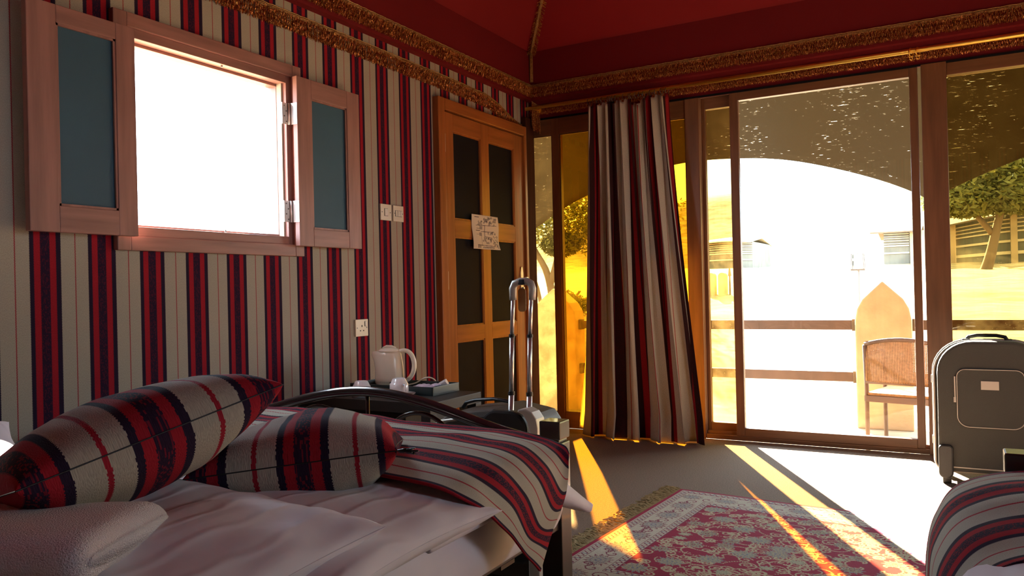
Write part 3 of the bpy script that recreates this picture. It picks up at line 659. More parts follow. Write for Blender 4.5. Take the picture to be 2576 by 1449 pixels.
# ================================================================== RUG
def draw_rug(L_, W_, st):
    nx, ny = int(L_ / st) + 1, int(W_ / st) + 1
    X = np.linspace(0, L_, nx); Y = np.linspace(0, W_, ny); xx, yy = np.meshgrid(X, Y)
    red = np.array([0.30, 0.020, 0.055]); cream = np.array([0.52, 0.46, 0.36]); slate = np.array([0.20, 0.20, 0.25]); beige = np.array([0.50, 0.42, 0.27]); wine = np.array([0.22, 0.05, 0.08])
    olive = np.array([0.30, 0.28, 0.20])
    d = np.minimum(np.minimum(xx, L_ - xx), np.minimum(yy, W_ - yy))
    c = np.empty((ny, nx, 3)); c[:] = red
    BD = 0.215
    c[d < BD] = cream
    c[d < 0.018] = red
    t = np.where((xx < L_ - xx) & (np.minimum(xx, L_ - xx) < np.minimum(yy, W_ - yy)) | (np.minimum(xx, L_ - xx) < np.minimum(yy, W_ - yy)), yy, xx)
    for a in (0.022, 0.052, 0.178, 0.210):
        c[(d > a) & (d < a + 0.004)] = wine
    for a in (0.026, 0.182):
        m = (d > a) & (d < a + 0.026); w_ = (np.sin(t * 230) * 0.009 + a + 0.013); c[m & (np.abs(d - w_) < 0.004)] = wine; c[m & (np.sin(t * 115) > 0.93)] = slate
    def win(x, y, r):
        i0, i1 = max(0, int((x - r) / st)), min(nx, int((x + r) / st) + 2); j0, j1 = max(0, int((y - r) / st)), min(ny, int((y + r) / st) + 2)
        return slice(j0, j1), slice(i0, i1)
    def flower(x, y, r, n, inner, outer, core, ang=0.0, sq=0.8):
        for (px, py) in ((x, y), (L_ - x, y), (x, W_ - y), (L_ - x, W_ - y)):
            s = win(px, py, r * 1.3)
            if s[0].stop <= s[0].start or s[1].stop <= s[1].start: continue
            X_, Y_ = xx[s] - px, yy[s] - py; rr = np.hypot(X_, Y_ / sq); th = np.arctan2(Y_, X_) + ang; C = c[s]
            pet = 1 + 0.22 * np.cos(n * th) + 0.08 * np.cos(3 * n * th)
            q = rr / (r * pet)
            C[q < 1.0] = outer; C[(q < 0.94) & (q > 0.86)] = inner; C[(np.abs(np.sin(n * th * 0.5)) < 0.16) & (q < 0.9) & (q > 0.45)] = inner
            C[(q < 0.62) & (q > 0.53)] = core; C[(np.abs(np.sin(n * th)) < 0.2) & (q < 0.53)] = inner; C[(q < 0.28)] = core; C[q < 0.14] = outer
    def stroke(pts, w_, cc, cc2=None):
        for k in range(len(pts)):
            x, y = pts[k]
            for (px, py) in ((x, y), (L_ - x, y), (x, W_ - y), (L_ - x, W_ - y)):
                s = win(px, py, w_ * 1.2); C = c[s]; 
                if C.size == 0: continue
                m = np.hypot(xx[s] - px, yy[s] - py) < w_
                if cc2 is None: C[m] = cc
                else:
                    keep = d[s] > BD; C[m & keep] = cc
    def curl(x, y, R_, a0, turns, sgn, w_=0.0042, cc=beige, hollow=False):
        pts = []
        n = int(turns * 46)
        for k in range(n):
            q = k / n; r = R_ * (1 - q) ** 0.85 + 0.003; a = a0 + sgn * turns * 6.283 * q; pts.append((x + r * math.cos(a), y + r * math.sin(a) * 0.85))
        stroke(pts, w_, cc, True)
    rs = random.Random(5)
    field = lambda x, y: x > BD and y > BD
    # vines
    for k in range(46):
        x, y = rs.uniform(BD + 0.02, L_ / 2), rs.uniform(BD + 0.02, W_ / 2); R_ = rs.uniform(0.055, 0.10)
        curl(x, y, R_, rs.uniform(0, 6.28), 0.62, rs.choice((-1, 1)), 0.0035); curl(x + 0.004, y + 0.004, R_ * 0.84, rs.uniform(0, 6.28), 0.5, 1, 0.003)
    for k in range(120):
        x, y = rs.uniform(BD + 0.015, L_ / 2), rs.uniform(BD + 0.015, W_ / 2)
        curl(x, y, rs.uniform(0.018, 0.028), rs.uniform(0, 6.28), 1.4, rs.choice((-1, 1)), 0.0032)
    # flowers on a loose lattice
    k = 0
    for gy in np.arange(BD + 0.05, W_ / 2 + 0.05, 0.112):
        for gx in np.arange(BD + 0.06 + (0.08 if k % 2 else 0), L_ / 2 + 0.06, 0.190):
            big = (int(gx * 100) + k) % 3
            flower(gx + rs.uniform(-.015, .015), gy + rs.uniform(-.012, .012), (0.045, 0.025, 0.034)[big], (12, 8, 10)[big], (slate, olive, slate)[big], (beige * 0.85, olive * 1.3, beige * 0.8)[big], (slate, beige, wine)[big], rs.random())
        k += 1
    # border blossoms
    for q in np.arange(0.10, L_ / 2 + 0.1, 0.165):
        flower(q, 0.116, 0.046, 14, wine, cream * 0.8, slate, 0, 0.75)
        curl(q + 0.08, 0.10, 0.026, 0.4, 1.2, 1, 0.0028, wine)
    for q in np.arange(0.27, W_ / 2 + 0.1, 0.165):
        flower(0.116, q, 0.046, 14, wine, cream * 0.8, slate, 0, 1.2)
    def bstroke(x, y, r, a0):
        n = 40; pts = [(x + r * (1 - i / n) * math.cos(a0 + i * 0.16), y + r * (1 - i / n) * math.sin(a0 + i * 0.16)) for i in range(n)]
        stroke(pts, 0.0028, wine)
    for q in np.arange(0.185, L_ / 2 + 0.05, 0.165):
        bstroke(q, 0.135, 0.034, 0.5); bstroke(q + 0.03, 0.095, 0.028, 3.4)
    for q in np.arange(0.19, W_ / 2 + 0.05, 0.165):
        bstroke(0.135, q, 0.034, 2.0); bstroke(0.095, q + 0.03, 0.028, 5.0)
    c *= 1.08 * (0.86 + 0.28 * rng.random((ny, nx, 1)))
    return nx, ny, c
RL, RW, RST = 1.95, 1.36, 0.0026
nx, ny, rc = draw_rug(RL, RW, RST)
RT = thing('patterned_rug', 'red and cream floral rug with gold fringe lying in the sun on the carpet', 'rug', (1.500, -1.345, 0.0), R(-4.6))
X = np.linspace(0, RL, nx); Y = np.linspace(0, -RW, ny); xx, yy = np.meshgrid(X, Y)
zz = 0.008 + 0.0010 * np.sin(xx * 9) * np.cos(yy * 7)
V = np.stack([xx, yy, zz], -1).reshape(-1, 3)
idx = np.arange(nx * ny).reshape(ny, nx); Fq = np.stack([idx[:-1, :-1], idx[1:, :-1], idx[1:, 1:], idx[:-1, 1:]], -1).reshape(-1, 4)
me = bpy.data.meshes.new('pile'); me.vertices.add(len(V)); me.vertices.foreach_set('co', V.ravel()); me.loops.add(Fq.size); me.loops.foreach_set('vertex_index', Fq.ravel())
me.polygons.add(len(Fq)); me.polygons.foreach_set('loop_start', np.arange(0, Fq.size, 4)); me.polygons.foreach_set('loop_total', np.full(len(Fq), 4)); me.update(calc_edges=True)
at = me.color_attributes.new('weave', 'FLOAT_COLOR', 'POINT'); arr = np.ones((ny * nx, 4)); arr[:, :3] = rc.reshape(-1, 3); at.data.foreach_set('color', arr.ravel())
link('pile', me, M['rug'], RT, local=True)
MB().box(0, RL, -RW, 0, 0.0005, 0.0068).build('backing', M['bagpipe'], RT, local=True)
M['fringe'] = mat('rug_fringe_cotton', (0.42, 0.32, 0.15), 0.85, vary=0.3, vscale=60)
for side in (0, 1):
    f_ = MB(); s = 0.0
    while s < RW:
        L_ = random.uniform(0.06, 0.10); a = random.uniform(-0.5, 0.5); x0 = 0 if side == 0 else RL; sg = -1 if side == 0 else 1
        pts = [(x0, -s, 0.007)]
        for k in range(1, 6):
            q = k / 5; pts.append((x0 + sg * L_ * q, -s + math.sin(a) * L_ * q * q + random.uniform(-0.004, 0.004), 0.006 + 0.012 * math.sin(q * 2.8) * random.random()))
        f_.tube(pts, [0.0032, 0.003, 0.0032, 0.0036, 0.004, 0.003], 5); s += random.uniform(0.0035, 0.0075)
    e = f_.build('fringe', M['fringe'], RT, local=True); e['kind'] = 'stuff'

# ================================================================== TABLE AND TEA THINGS
TB = thing('side_table', 'low black-brown side table against the striped wall beside the door', 'table', (0.38, -2.18, 0))
tx0, tx1, ty0, ty1, tz = 0.015, 0.755, -2.385, -1.975, 0.530
MB().box(tx0, tx1, ty0, ty1, tz - 0.048, tz).build('tabletop', M['tabletop'], TB, bevel=0.002)
for x in (tx0, tx1 - 0.048):
    for y in (ty0, ty1 - 0.048): MB().box(x, x + 0.048, y, y + 0.048, 0, tz - 0.048).build('leg', M['tabletop'], TB, bevel=0.002)
dr = MB().box(tx0 + 0.05, 0.60, ty0 + 0.035, ty1 - 0.06, tz - 0.125, tz - 0.048).build('drawer_box', M['tabletop'], TB, bevel=0.002)
TR = thing('serving_tray', 'dark rectangular serving tray on the side table under the kettle', 'tray', (0.39, -2.08, tz), R(-1))
trx, trw = 0.245, 0.105
MB().box(-trx, trx, -trw, trw, 0.001, 0.008).build('tray_base', M['traym'], TR, local=True)
for q in ((-trx, trx, -trw, -trw + 0.008), (-trx, trx, trw - 0.008, trw), (-trx, -trx + 0.008, -trw, trw), (trx - 0.008, trx, -trw, trw)):
    MB().box(q[0], q[1], q[2], q[3], 0.001, 0.040).build('tray_side', M['traym'], TR, bevel=0.0015, local=True)
# kettle
KT = thing('electric_kettle', 'cream plastic electric kettle on the tray, spout towards the window', 'kettle', (0.30, -2.075, tz + 0.008), math.atan2(0.489, 0.872))
prof = [(0.0, 0.026), (0.066, 0.026), (0.073, 0.030), (0.0745, 0.06), (0.073, 0.10), (0.069, 0.14), (0.063, 0.175), (0.058, 0.188), (0.054, 0.192), (0.0, 0.192)]
kb = MB(); K = 40; 
for r, z in prof:
    for j in range(K):
        a = 2 * math.pi * j / K; x = r * math.cos(a); y = r * math.sin(a) * 0.92
        if x < 0 and z > 0.12: 
            g = max(0, -math.cos(a)) ** 8; x -= 0.030 * g * min(1, (z - 0.12) / 0.06)
        kb.v.append((x, y, z))
for i in range(len(prof) - 1):
    for j in range(K):
        a0 = i * K + j; a1 = i * K + (j + 1) % K; kb.f.append([a0, a1, a1 + K, a0 + K])
KT.scale = (0.94, 0.94, 0.94)
kbo = kb.build('jug', M['plastic'], KT, smooth=True, local=True)
MB().lathe([(0.0, 0.0), (0.078, 0.0), (0.080, 0.006), (0.078, 0.018), (0.068, 0.024), (0.0, 0.025)]).build('power_base', M['plastic'], KT, smooth=True, local=True)
MB().lathe([(0.056, 0.190), (0.054, 0.198), (0.040, 0.206), (0.020, 0.211), (0.0, 0.212)]).build('lid', M['plastic'], KT, smooth=True, local=True)
MB().tube([(-0.032, 0, 0.208), (-0.012, 0, 0.217), (0.015, 0, 0.215), (0.035, 0, 0.206)], [0.010, 0.014, 0.014, 0.012], 12, flat=0.5).build('lid_grip', M['plastic'], KT, smooth=True, local=True)
MB().tube([tuple(p) for p in catmull([(0.045, 0, 0.188), (0.075, 0, 0.194), (0.103, 0, 0.184), (0.122, 0, 0.155), (0.128, 0, 0.115), (0.119, 0, 0.075), (0.096, 0, 0.045), (0.068, 0, 0.035)], 30)],
          [0.012 + 0.0035 * math.sin(math.pi * q / 29) for q in range(30)], 16, flat=0.8).build('handle', M['plastic'], KT, smooth=True, local=True)
MB().box(0.012, 0.034, -0.0745, -0.066, 0.034, 0.042).build('switch', M['hole'], KT, local=True, bevel=0.002)
MB().tube([(0.066, -0.022, 0.05), (0.067, -0.022, 0.10), (0.063, -0.022, 0.15)], [0.005, 0.006, 0.005], 8).build('water_gauge', M['clearglass'], KT, smooth=True, local=True)
pc = [(0.36, -2.02, tz + 0.02), (0.40, -2.00, tz + 0.030), (0.44, -1.99, tz + 0.052), (0.47, -1.975, tz + 0.055), (0.49, -1.955, tz + 0.03), (0.50, -1.95, tz - 0.04), (0.42, -1.95, tz - 0.20), (0.2, -1.94, tz - 0.30), (0.03, -1.93, tz - 0.32)]
MB().tube([tuple(p) for p in catmull(pc, 50)], 0.0035, 8).build('power_cord', M['plastic'], KT, smooth=True)
def cup(loc, lbl, saucer):
    C_ = thing('tea_cup', lbl, 'cup', loc, R(-25), 'upturned cups by the tray')
    MB().lathe([(0.0, 0.069), (0.024, 0.069), (0.026, 0.072), (0.029, 0.070), (0.036, 0.056), (0.0385, 0.050), (0.0415, 0.048), (0.0425, 0.030), (0.043, 0.0), (0.040, 0.0), (0.039, 0.030), (0.035, 0.046), (0.0, 0.055)]).build('bowl', M['china'], C_, smooth=True, local=True)
    MB().tube([(0.042, 0, 0.045), (0.055, 0, 0.046), (0.064, 0, 0.034), (0.062, 0, 0.018), (0.052, 0, 0.008), (0.042, 0, 0.008)], 0.004, 8).build('handle', M['china'], C_, smooth=True, local=True)
    return C_
cup((0.330, -2.318, tz + 0.001), 'upturned white china cup at the table end nearer the window', False)
cup((0.505, -2.268, tz + 0.014), 'upturned white china cup resting on a saucer in front of the tray', True)
sa = MB().lathe([(0.0, 0.004), (0.028, 0.004), (0.030, 0.0), (0.034, 0.001), (0.072, 0.014), (0.074, 0.017), (0.068, 0.016), (0.034, 0.006), (0.0, 0.008)]).build('saucer', M['china'], smooth=True)
sa.location = (0.505, -2.268, tz + 0.002); tag(sa, 'white saucer under the upturned cup in front of the tray', 'saucer')
GS = 'sachets piled at the door end of the tray'
for i, (x, y, z, rz, s) in enumerate(((0.455, -2.105, 0.018, 15, 1), (0.495, -2.085, 0.028, -10, 1), (0.53, -2.10, 0.022, 30, 0.9), (0.555, -2.06, 0.030, -35, 0.85), (0.475, -2.06, 0.020, 60, 1))):
    mb = MB(); n = 10; P = []
    for j in range(n + 1):
        v_ = -1 + 2 * j / n; P.append([(0.045 * s * (-1 + 2 * k / n), 0.022 * s * v_, 0.010 * ((1 - (-1 + 2 * k / n) ** 2) * (1 - v_ * v_)) ** 0.5 + 0.0015 * math.sin(k * 2.2 + i)) for k in range(n + 1)])
    Pn = [[(p[0], p[1], -p[2] * 0.6) for p in row] for row in P]
    mb.grid(P).grid(Pn); o = mb.build('tea_sachet', M['lilac'], smooth=True, weld=True); o.location = (x, y, tz + z); o.rotation_euler = (R(8), R(-6), R(rz))
    tag(o, ('lilac paper sachet at the kettle end of the pile on the tray', 'lilac paper sachet lying on top in the middle of the pile', 'lilac paper sachet at the front edge of the pile on the tray', 'small lilac sachet leaning by the white folded packet', 'lilac paper sachet at the back of the pile, turned crosswise')[i], 'sachet', GS)
o = MB().box(-0.022, 0.022, -0.016, 0.016, -0.014, 0.014).build('sugar_packet', M['china'], bevel=0.003); o.location = (0.592, -2.045, tz + 0.036); o.rotation_euler = (0.3, -0.5, 0.3)
tag(o, 'white folded packet propped up in the door end of the tray', 'packet')

# ================================================================== BEDS
def bed(name, lbl, x0, x1, yf, yh, loc):
    B = thing(name, lbl, 'bed', loc)
    ps = 0.066
    for k, (px, py) in enumerate(((x1 - ps, yf - ps), (x0, yf - ps), (x1 - ps, yh), (x0, yh))):
        top = 0.62 if k < 2 else 0.90
        p = MB().box(px, px + ps, py, py + ps, 0, top - 0.062).box(px + 0.006, px + ps - 0.006, py + 0.006, py + ps - 0.006, top - 0.062, top - 0.052).box(px, px + ps, py, py + ps, top - 0.052, top)
        p.build('post', M['black'], B, bevel=0.004)
    for xx in (x0 + 0.01, x1 - 0.035): MB().box(xx, xx + 0.025, yh + ps, yf - ps, 0.312, 0.372).build('side_rail', M['black'], B, bevel=0.003)
    xc = (x0 + x1) / 2; hw = (x1 - x0) / 2 - ps
    for (yy, zb, hh) in ((yf - ps / 2, 0.555, 0.117), (yh + ps / 2, 0.70, 0.22)):
        arch = [(xc + hw * t, yy, zb + hh * (0.5 + 0.5 * math.cos(math.pi * t)) ** 0.8) for t in np.linspace(-1, 1, 41)]
        MB().tube(arch, 0.017, 14).build('arch_rail', M['blackmetal'], B, smooth=True)
        MB().box(x0 + ps, x1 - ps, yy - 0.012, yy + 0.012, 0.30, 0.335).build('cross_rail', M['blackmetal'], B, bevel=0.003)
        MB().tube([(xc, yy, 0.33), (xc, yy, zb + hh - 0.01)], 0.0065, 8).build('spindle', M['blackmetal'], B, smooth=True)
        for s in (-1, 1):
            sc_ = [(xc + s * (0.03 + 0.36 * (0.5 - 0.5 * math.cos(a))), yy, 0.34 + (zb + hh - 0.40) * math.sin(a) ** 0.8) for a in np.linspace(0.02, 3.12, 26)]
            MB().tube(sc_, 0.0075, 8).build('scroll', M['blackmetal'], B, smooth=True)
    for i in range(12):
        y = yh + 0.15 + i * (yf - yh - 0.3) / 11; MB().box(x0 + 0.035, x1 - 0.035, y - 0.035, y + 0.035, 0.285, 0.303).build('slat', M['beam'], B)
    return B
BX0, BX1, BYF, BYH = 0.24, 1.692, -3.005, -5.14
bed('bed_frame', 'black bed frame with arched metal footboard along the striped wall', BX0, BX1, BYF, BYH, ((BX0 + BX1) / 2, -4.05, 0))
bed('bed_frame', 'black bed frame behind the second striped blanket, post in front of the suitcase', 2.765, 4.20, BYF, BYH, (3.48, -4.05, 0))

def slab(x0, x1, y0, y1, z0, z1, r=0.05, n=46, wr=0.006, deform=None, seed=0):
    """soft rounded mattress-like body"""
    mb = MB()
    for s in (1, -1):
        P = []
        for j in range(n + 1):
            v_ = math.sin(math.pi / 2 * (-1 + 2 * j / n)); row = []
            for i in range(n + 1):
                u_ = math.sin(math.pi / 2 * (-1 + 2 * i / n))
                x = (x0 + x1) / 2 + u_ * (x1 - x0) / 2; y = (y0 + y1) / 2 + v_ * (y1 - y0) / 2
                dd = min(x - x0, x1 - x, y - y0, y1 - y); q = min(1, max(0, dd / r)); h = (1 - (1 - q) ** 2) ** 0.5
                z = (z0 + z1) / 2 + s * h * (z1 - z0) / 2
                if s > 0: z += wr * mnoise.noise(Vector((x * 5, y * 6, seed))) * q + wr * 0.5 * mnoise.noise(Vector((x * 14, y * 5, seed + 3))) * q
                p = (x, y, z)
                row.append(deform(p, s) if deform else p)
            P.append(row)
        mb.grid(P)
    return mb
o = slab(0.315, 1.705, -5.06, -3.085, 0.304, 0.500, 0.05, wr=0.004, seed=2).build('mattress', M['sheet'], smooth=True, weld=True)
tag(o, 'white sheeted mattress on the bed along the striped wall', 'mattress')
def dfl(p, s):
    x, y, z = p
    if x > 1.55:
        k = (x - 1.55) / 0.20; z -= 0.045 * k * k
        c = max(0, 1 - math.hypot(x - 1.75, y + 3.10) / 0.19)
        x += 0.045 * c; z = z * (1 - 0.5 * c) + 0.5 * c * 0.52 - 0.115 * c ** 0.9
    return (x, y, z)
o = slab(0.30, 1.755, -3.80, -3.085, 0.495, 0.588, 0.06, wr=0.010, deform=dfl, seed=9).build('duvet', M['sheet'], smooth=True, weld=True)
tag(o, 'white duvet folded at the foot under the striped blanket, one corner poking past the post', 'duvet')

def ctrl_surface(rows, nu, nv):
    A_ = np.array(rows, float)                # rows x cols x 3
    B_ = catmull(A_, nu)                      # along the stripes
    return np.swapaxes(catmull(np.swapaxes(B_, 0, 1), nv), 0, 1)
def blanket(name, lbl, rows, u0, width, nu=150, nv=70, seed=0, wr=0.006, hemmat=None):
    S = ctrl_surface(rows, nu, nv); UV = []; P = []
    for i in range(nu):
        row = []
        for j in range(nv):
            p = S[i, j]; w_ = wr * mnoise.noise(Vector((p[0] * 7, p[1] * 7, seed))) + wr * 0.6 * mnoise.noise(Vector((p[0] * 4, p[1] * 16, seed + 5)))
            row.append((p[0] + w_ * 0.3, p[1] + w_ * 0.3, p[2] + w_)); UV.append((u0 + width * j / (nv - 1) + 0.004 * mnoise.noise(Vector((p[0] * 4, p[1] * 4, seed))), i / nu * 1.9))
        P.append(row)
    o = MB().grid(P).build(name, M['cloth'], smooth=True, uvs=UV, solid=0.006)
    tag(o, lbl, 'blanket'); return o
rows = [[(0.27, -3.74, .590), (0.27, -3.50, .600), (0.27, -3.28, .600), (0.27, -3.075, .592)],
        [(0.80, -3.74, .608), (0.80, -3.50, .615), (0.80, -3.28, .616), (0.80, -3.085, .608)],
        [(1.30, -3.735, .606), (1.30, -3.50, .616), (1.30, -3.28, .606), (1.30, -3.085, .588)],
        [(1.58, -3.735, .603), (1.58, -3.51, .610), (1.57, -3.29, .604), (1.56, -3.09, .586)],
        [(1.725, -3.71, .580), (1.725, -3.51, .590), (1.69, -3.30, .595), (1.66, -3.11, .580)],
        [(1.785, -3.62, .510), (1.785, -3.47, .520), (1.765, -3.31, .555), (1.715, -3.135, .574)],
        [(1.792, -3.51, .415), (1.797, -3.42, .430), (1.795, -3.29, .490), (1.748, -3.150, .570)],
        [(1.790, -3.40, .318), (1.797, -3.345, .400), (1.800, -3.265, .480), (1.765, -3.165, .560)]]
blanket('striped_blanket', 'striped wool blanket across the foot of the bed along the wall, one corner hanging down', rows, 0.082, 0.64, seed=3)

def pillow(name, lbl, cat, w_, l_, t, m, mtx, pinch=0.07, wr=0.008, seed=0, uv0=(0, 0), seam=True, n=44, pw=0.42, seammat=None):
    mb = MB(); UV = []
    for s in (1, -1):
        P = []
        for j in range(n + 1):
            v_ = math.sin(math.pi / 2 * (-1 + 2 * j / n)); row = []
            for i in range(n + 1):
                u_ = math.sin(math.pi / 2 * (-1 + 2 * i / n))
                x = w_ / 2 * u_ * (1 - pinch * (1 - v_ * v_)); y = l_ / 2 * v_ * (1 - pinch * (1 - u_ * u_))
                h = (max(0, 1 - u_ * u_) * max(0, 1 - v_ * v_)) ** pw
                z = s * t / 2 * h + wr * mnoise.noise(Vector((x * 8, y * 8, seed + s))) * min(1, h * 2) + 0.5 * wr * mnoise.noise(Vector((x * 25, y * 9, seed + s))) * min(1, h * 2)
                row.append((x, y, z)); UV.append((uv0[0] + w_ / 2 * u_, uv0[1] + l_ / 2 * v_ + (0 if s > 0 else 0.5)))
            P.append(row)
        mb.grid(P)
    # keep halves unwelded for the uv, they share the edge positions
    o = mb.build(name, m, smooth=True, uvs=UV)
    tag(o, lbl, cat); o.matrix_world = mtx
    if seam:
        e = []
        for k in range(161):
            q = 4 * k / 160; side = min(3, int(q)); r = math.sin(math.pi / 2 * (-1 + 2 * (q - side)))
            u_, v_ = ((r, -1), (1, r), (-r, 1), (-1, -r))[side]
            e.append((w_ / 2 * u_ * (1 - pinch * (1 - v_ * v_)), l_ / 2 * v_ * (1 - pinch * (1 - u_ * u_)), 0))
        sm = MB().tube(e, 0.0013, 6, cap=False); sm.build('seam', seammat or M['bagdark'], o, smooth=True, local=True)
    return o
up = Vector((0, 0, 1))
# white pillows
pillow('pillow', 'white pillow lying at the bed edge, its corner under the second striped cushion', 'pillow', 0.80, 0.56, 0.150, M['sheet'], frame_m((1, 0.03, -0.03), (0, 1, 0), (1.410, -3.885, 0.528)), wr=0.012, seed=4, seammat=M['sheet'])
pillow('pillow', 'white pillow nearest the bed edge, under the folded towel and first cushion', 'pillow', 0.78, 0.60, 0.170, M['sheet'], frame_m((1, 0.02, -0.03), (-0.02, 1, 0.10), (1.380, -4.255, 0.556)), wr=0.014, seed=8, seammat=M['sheet'])
pillow('pillow', 'white pillow behind the cushions, a patch of it in full sun', 'pillow', 0.66, 0.46, 0.16, M['sheet'], frame_m((0.3, 1, 0), (-0.8, 0.2, 0.2), (0.60, -4.30, 0.625)), wr=0.010, seed=12, seammat=M['sheet'])
# towel : folded, two layers with rounded folds
def towel():
    T = tag(bpy.data.objects.new('folded_towel', None), 'thick white terry towel folded in layers on the near pillow', 'towel'); col.objects.link(T)
    e1 = Vector((0.872, 0.489, -0.01)); T.matrix_world = frame_m(e1, (-0.489, 0.872, -0.04), (1.455, -4.440, 0.597))
    def layer(x0, x1, y0, y1, z0, z1, nm, seed):
        n = 26; mb = MB(); P = []
        K = 28
        for i in range(n + 1):
            u_ = i / n; u_ = math.sin(math.pi / 2 * u_); x = x0 + (x1 - x0) * u_; end = max(0, 1 - ((1 - u_) / 0.08))
            sc_ = max(0.35, (max(0, 1 - end ** 2.6)) ** 0.5); row = []
            for k in range(K + 1):
                a = 2 * math.pi * k / K; ca, sa = math.cos(a), math.sin(a); e = 0.55
                yy = (y0 + y1) / 2 + (y1 - y0) / 2 * math.copysign(abs(ca) ** e, ca) * (0.8 + 0.2 * sc_); zz_ = (z0 + z1) / 2 + (z1 - z0) / 2 * math.copysign(abs(sa) ** 0.75, sa) * sc_
                row.append((x + 0.006 * mnoise.noise(Vector((yy * 30, zz_ * 30, seed))), yy, zz_ + 0.004 * mnoise.noise(Vector((x * 12, yy * 12, seed)))))
            P.append(row)
        mb.grid(P); n0 = len(mb.v); mb.f.append(list(range(n0 - K - 1, n0 - 1))); return mb.build(nm, M['towel'], T, smooth=True, local=True, weld=True)
    layer(-0.30, 0.175, -0.115, 0.16, 0.010, 0.082, 'fold', 1)
    layer(-0.30, 0.150, -0.125, 0.15, -0.050, 0.016, 'fold', 5)
    return T
towel()
# striped cushions
ud = Vector((-0.808, 0.566, -0.150))
A1, B1 = Vector((1.452, -4.420, 0.718)), Vector((1.543, -3.985, 0.826))
e1 = (B1 - A1); o1 = e1.normalized(); ud = (ud - o1 * ud.dot(o1)).normalized(); cc1 = (A1 + B1) / 2 + ud * 0.215
pillow('striped_cushion', 'large striped wool cushion on top of the towel and pillows, nearest the camera', 'cushion', e1.length + 0.01, 0.44, 0.200, M['cushion'], frame_m(e1, ud, cc1), pinch=0.05, wr=0.006, seed=20, uv0=(PERIOD * 0.275 + 0.004, 0), pw=0.40)
A2, B2 = Vector((1.345, -4.040, 0.640)), Vector((1.669, -3.800, 0.676))
ud2 = Vector((-0.694, 0.691, -0.14)); e1 = (B2 - A2); o1 = e1.normalized(); ud2 = (ud2 - o1 * ud2.dot(o1)).normalized(); cc2 = (A2 + B2) / 2 + ud2 * 0.195
c2 = pillow('striped_cushion', 'smaller striped wool cushion with a dark tassel, leaning behind the large one', 'cushion', e1.length + 0.02, 0.40, 0.205, M['cushion'], frame_m(e1, ud2, cc2), pinch=0.05, wr=0.010, seed=31, uv0=(PERIOD * 0.235 - 0.012, 0), pw=0.46)
tz0 = MB()
for k in range(14): tz0.tube([(0.208, -0.197, 0.0), (0.222 + random.random() * 0.008, -0.204 + random.uniform(-.006, .006), random.uniform(-.006, .004)), (0.240 + random.random() * 0.014, -0.208 + random.uniform(-.010, .010), random.uniform(-.012, .002))], 0.0016, 5)
tz0.build('tassel', M['bagdark'], c2, local=True)
# bed 2 dressing
o = slab(2.795, 4.16, -5.06, -3.085, 0.304, 0.495, 0.05, seed=6).build('mattress', M['sheet'], smooth=True, weld=True)
tag(o, 'white sheeted mattress under the second striped blanket', 'mattress')
rows = [[(2.660, -3.66, .26), (2.640, -3.50, .27), (2.622, -3.28, .28), (2.612, -3.13, .31)],
        [(2.655, -3.66, .36), (2.636, -3.50, .37), (2.620, -3.28, .38), (2.614, -3.12, .40)],
        [(2.680, -3.64, .46), (2.650, -3.49, .475), (2.632, -3.27, .485), (2.634, -3.11, .485)],
        [(2.740, -3.60, .535), (2.715, -3.46, .550), (2.690, -3.26, .562), (2.690, -3.10, .558)],
        [(2.88, -3.58, .560), (2.86, -3.44, .583), (2.84, -3.25, .598), (2.84, -3.09, .592)],
        [(3.2, -3.60, .570), (3.2, -3.44, .588), (3.2, -3.25, .600), (3.2, -3.085, .594)],
        [(4.15, -3.60, .570), (4.15, -3.44, .585), (4.15, -3.25, .59), (4.15, -3.085, .59)]]
blanket('striped_blanket', 'striped wool blanket on the second bed in front of the suitcase', rows, 0.060, 0.62, seed=14)
def d2(p, s):
    x, y, z = p
    if x < 2.95: z -= 0.06 * ((2.95 - x) / 0.3) ** 2
    return (x, y, z)
o = slab(2.67, 4.15, -3.95, -3.085, 0.49, 0.572, 0.06, wr=0.008, deform=d2, seed=15).build('duvet', M['sheet'], smooth=True, weld=True)
tag(o, 'white duvet on the second bed, showing below the blanket edge', 'duvet')

# ================================================================== LUGGAGE
def rrect(x0, x1, z0, z1, r, n=8):
    P = []
    for cx, cz, a0 in ((x1 - r[1], z1 - r[1], 0), (x0 + r[0], z1 - r[0], 90), (x0 + r[2], z0 + r[2], 180), (x1 - r[3], z0 + r[3], 270)):
        rr = {0: r[1], 90: r[0], 180: r[2], 270: r[3]}[a0]
        for k in range(n + 1):
            a = R(a0 + 90 * k / n); P.append((cx + rr * math.cos(a), cz + rr * math.sin(a)))
    return P
SU = thing('suitcase', 'tall black fabric suitcase standing by the glazed wall behind the second bed', 'suitcase', (2.83, -0.6, 0))
sx0, sx1 = 2.598, 3.065
MB().prism(rrect(sx0 - 0.012, sx1 + 0.012, 0.055, 0.700, (0.16, 0.16, 0.05, 0.05)), 'y', -0.66, -0.46).build('body', M['bagcloth'], SU, bevel=0.012)
MB().prism(rrect(sx0 + 0.004, sx1 - 0.004, 0.065, 0.702, (0.155, 0.155, 0.045, 0.045)), 'y', -0.705, -0.655).build('front_panel', M['bagcloth'], SU, bevel=0.014)
def rr_tube(poly, y, r, name, m): 
    pts = [(p, y, q) for p, q in poly] + [(poly[0][0], y, poly[0][1])]; return MB().tube(pts, r, 6, cap=False).build(name, m, SU, smooth=True)
rr_tube(rrect(sx0 - 0.008, sx1 + 0.008, 0.058, 0.700, (0.16, 0.16, 0.05, 0.05)), -0.662, 0.005, 'piping', M['bagpipe'])
rr_tube(rrect(sx0 - 0.014, sx1 + 0.014, 0.053, 0.702, (0.16, 0.16, 0.05, 0.05)), -0.600, 0.0045, 'zip', M['silver'])
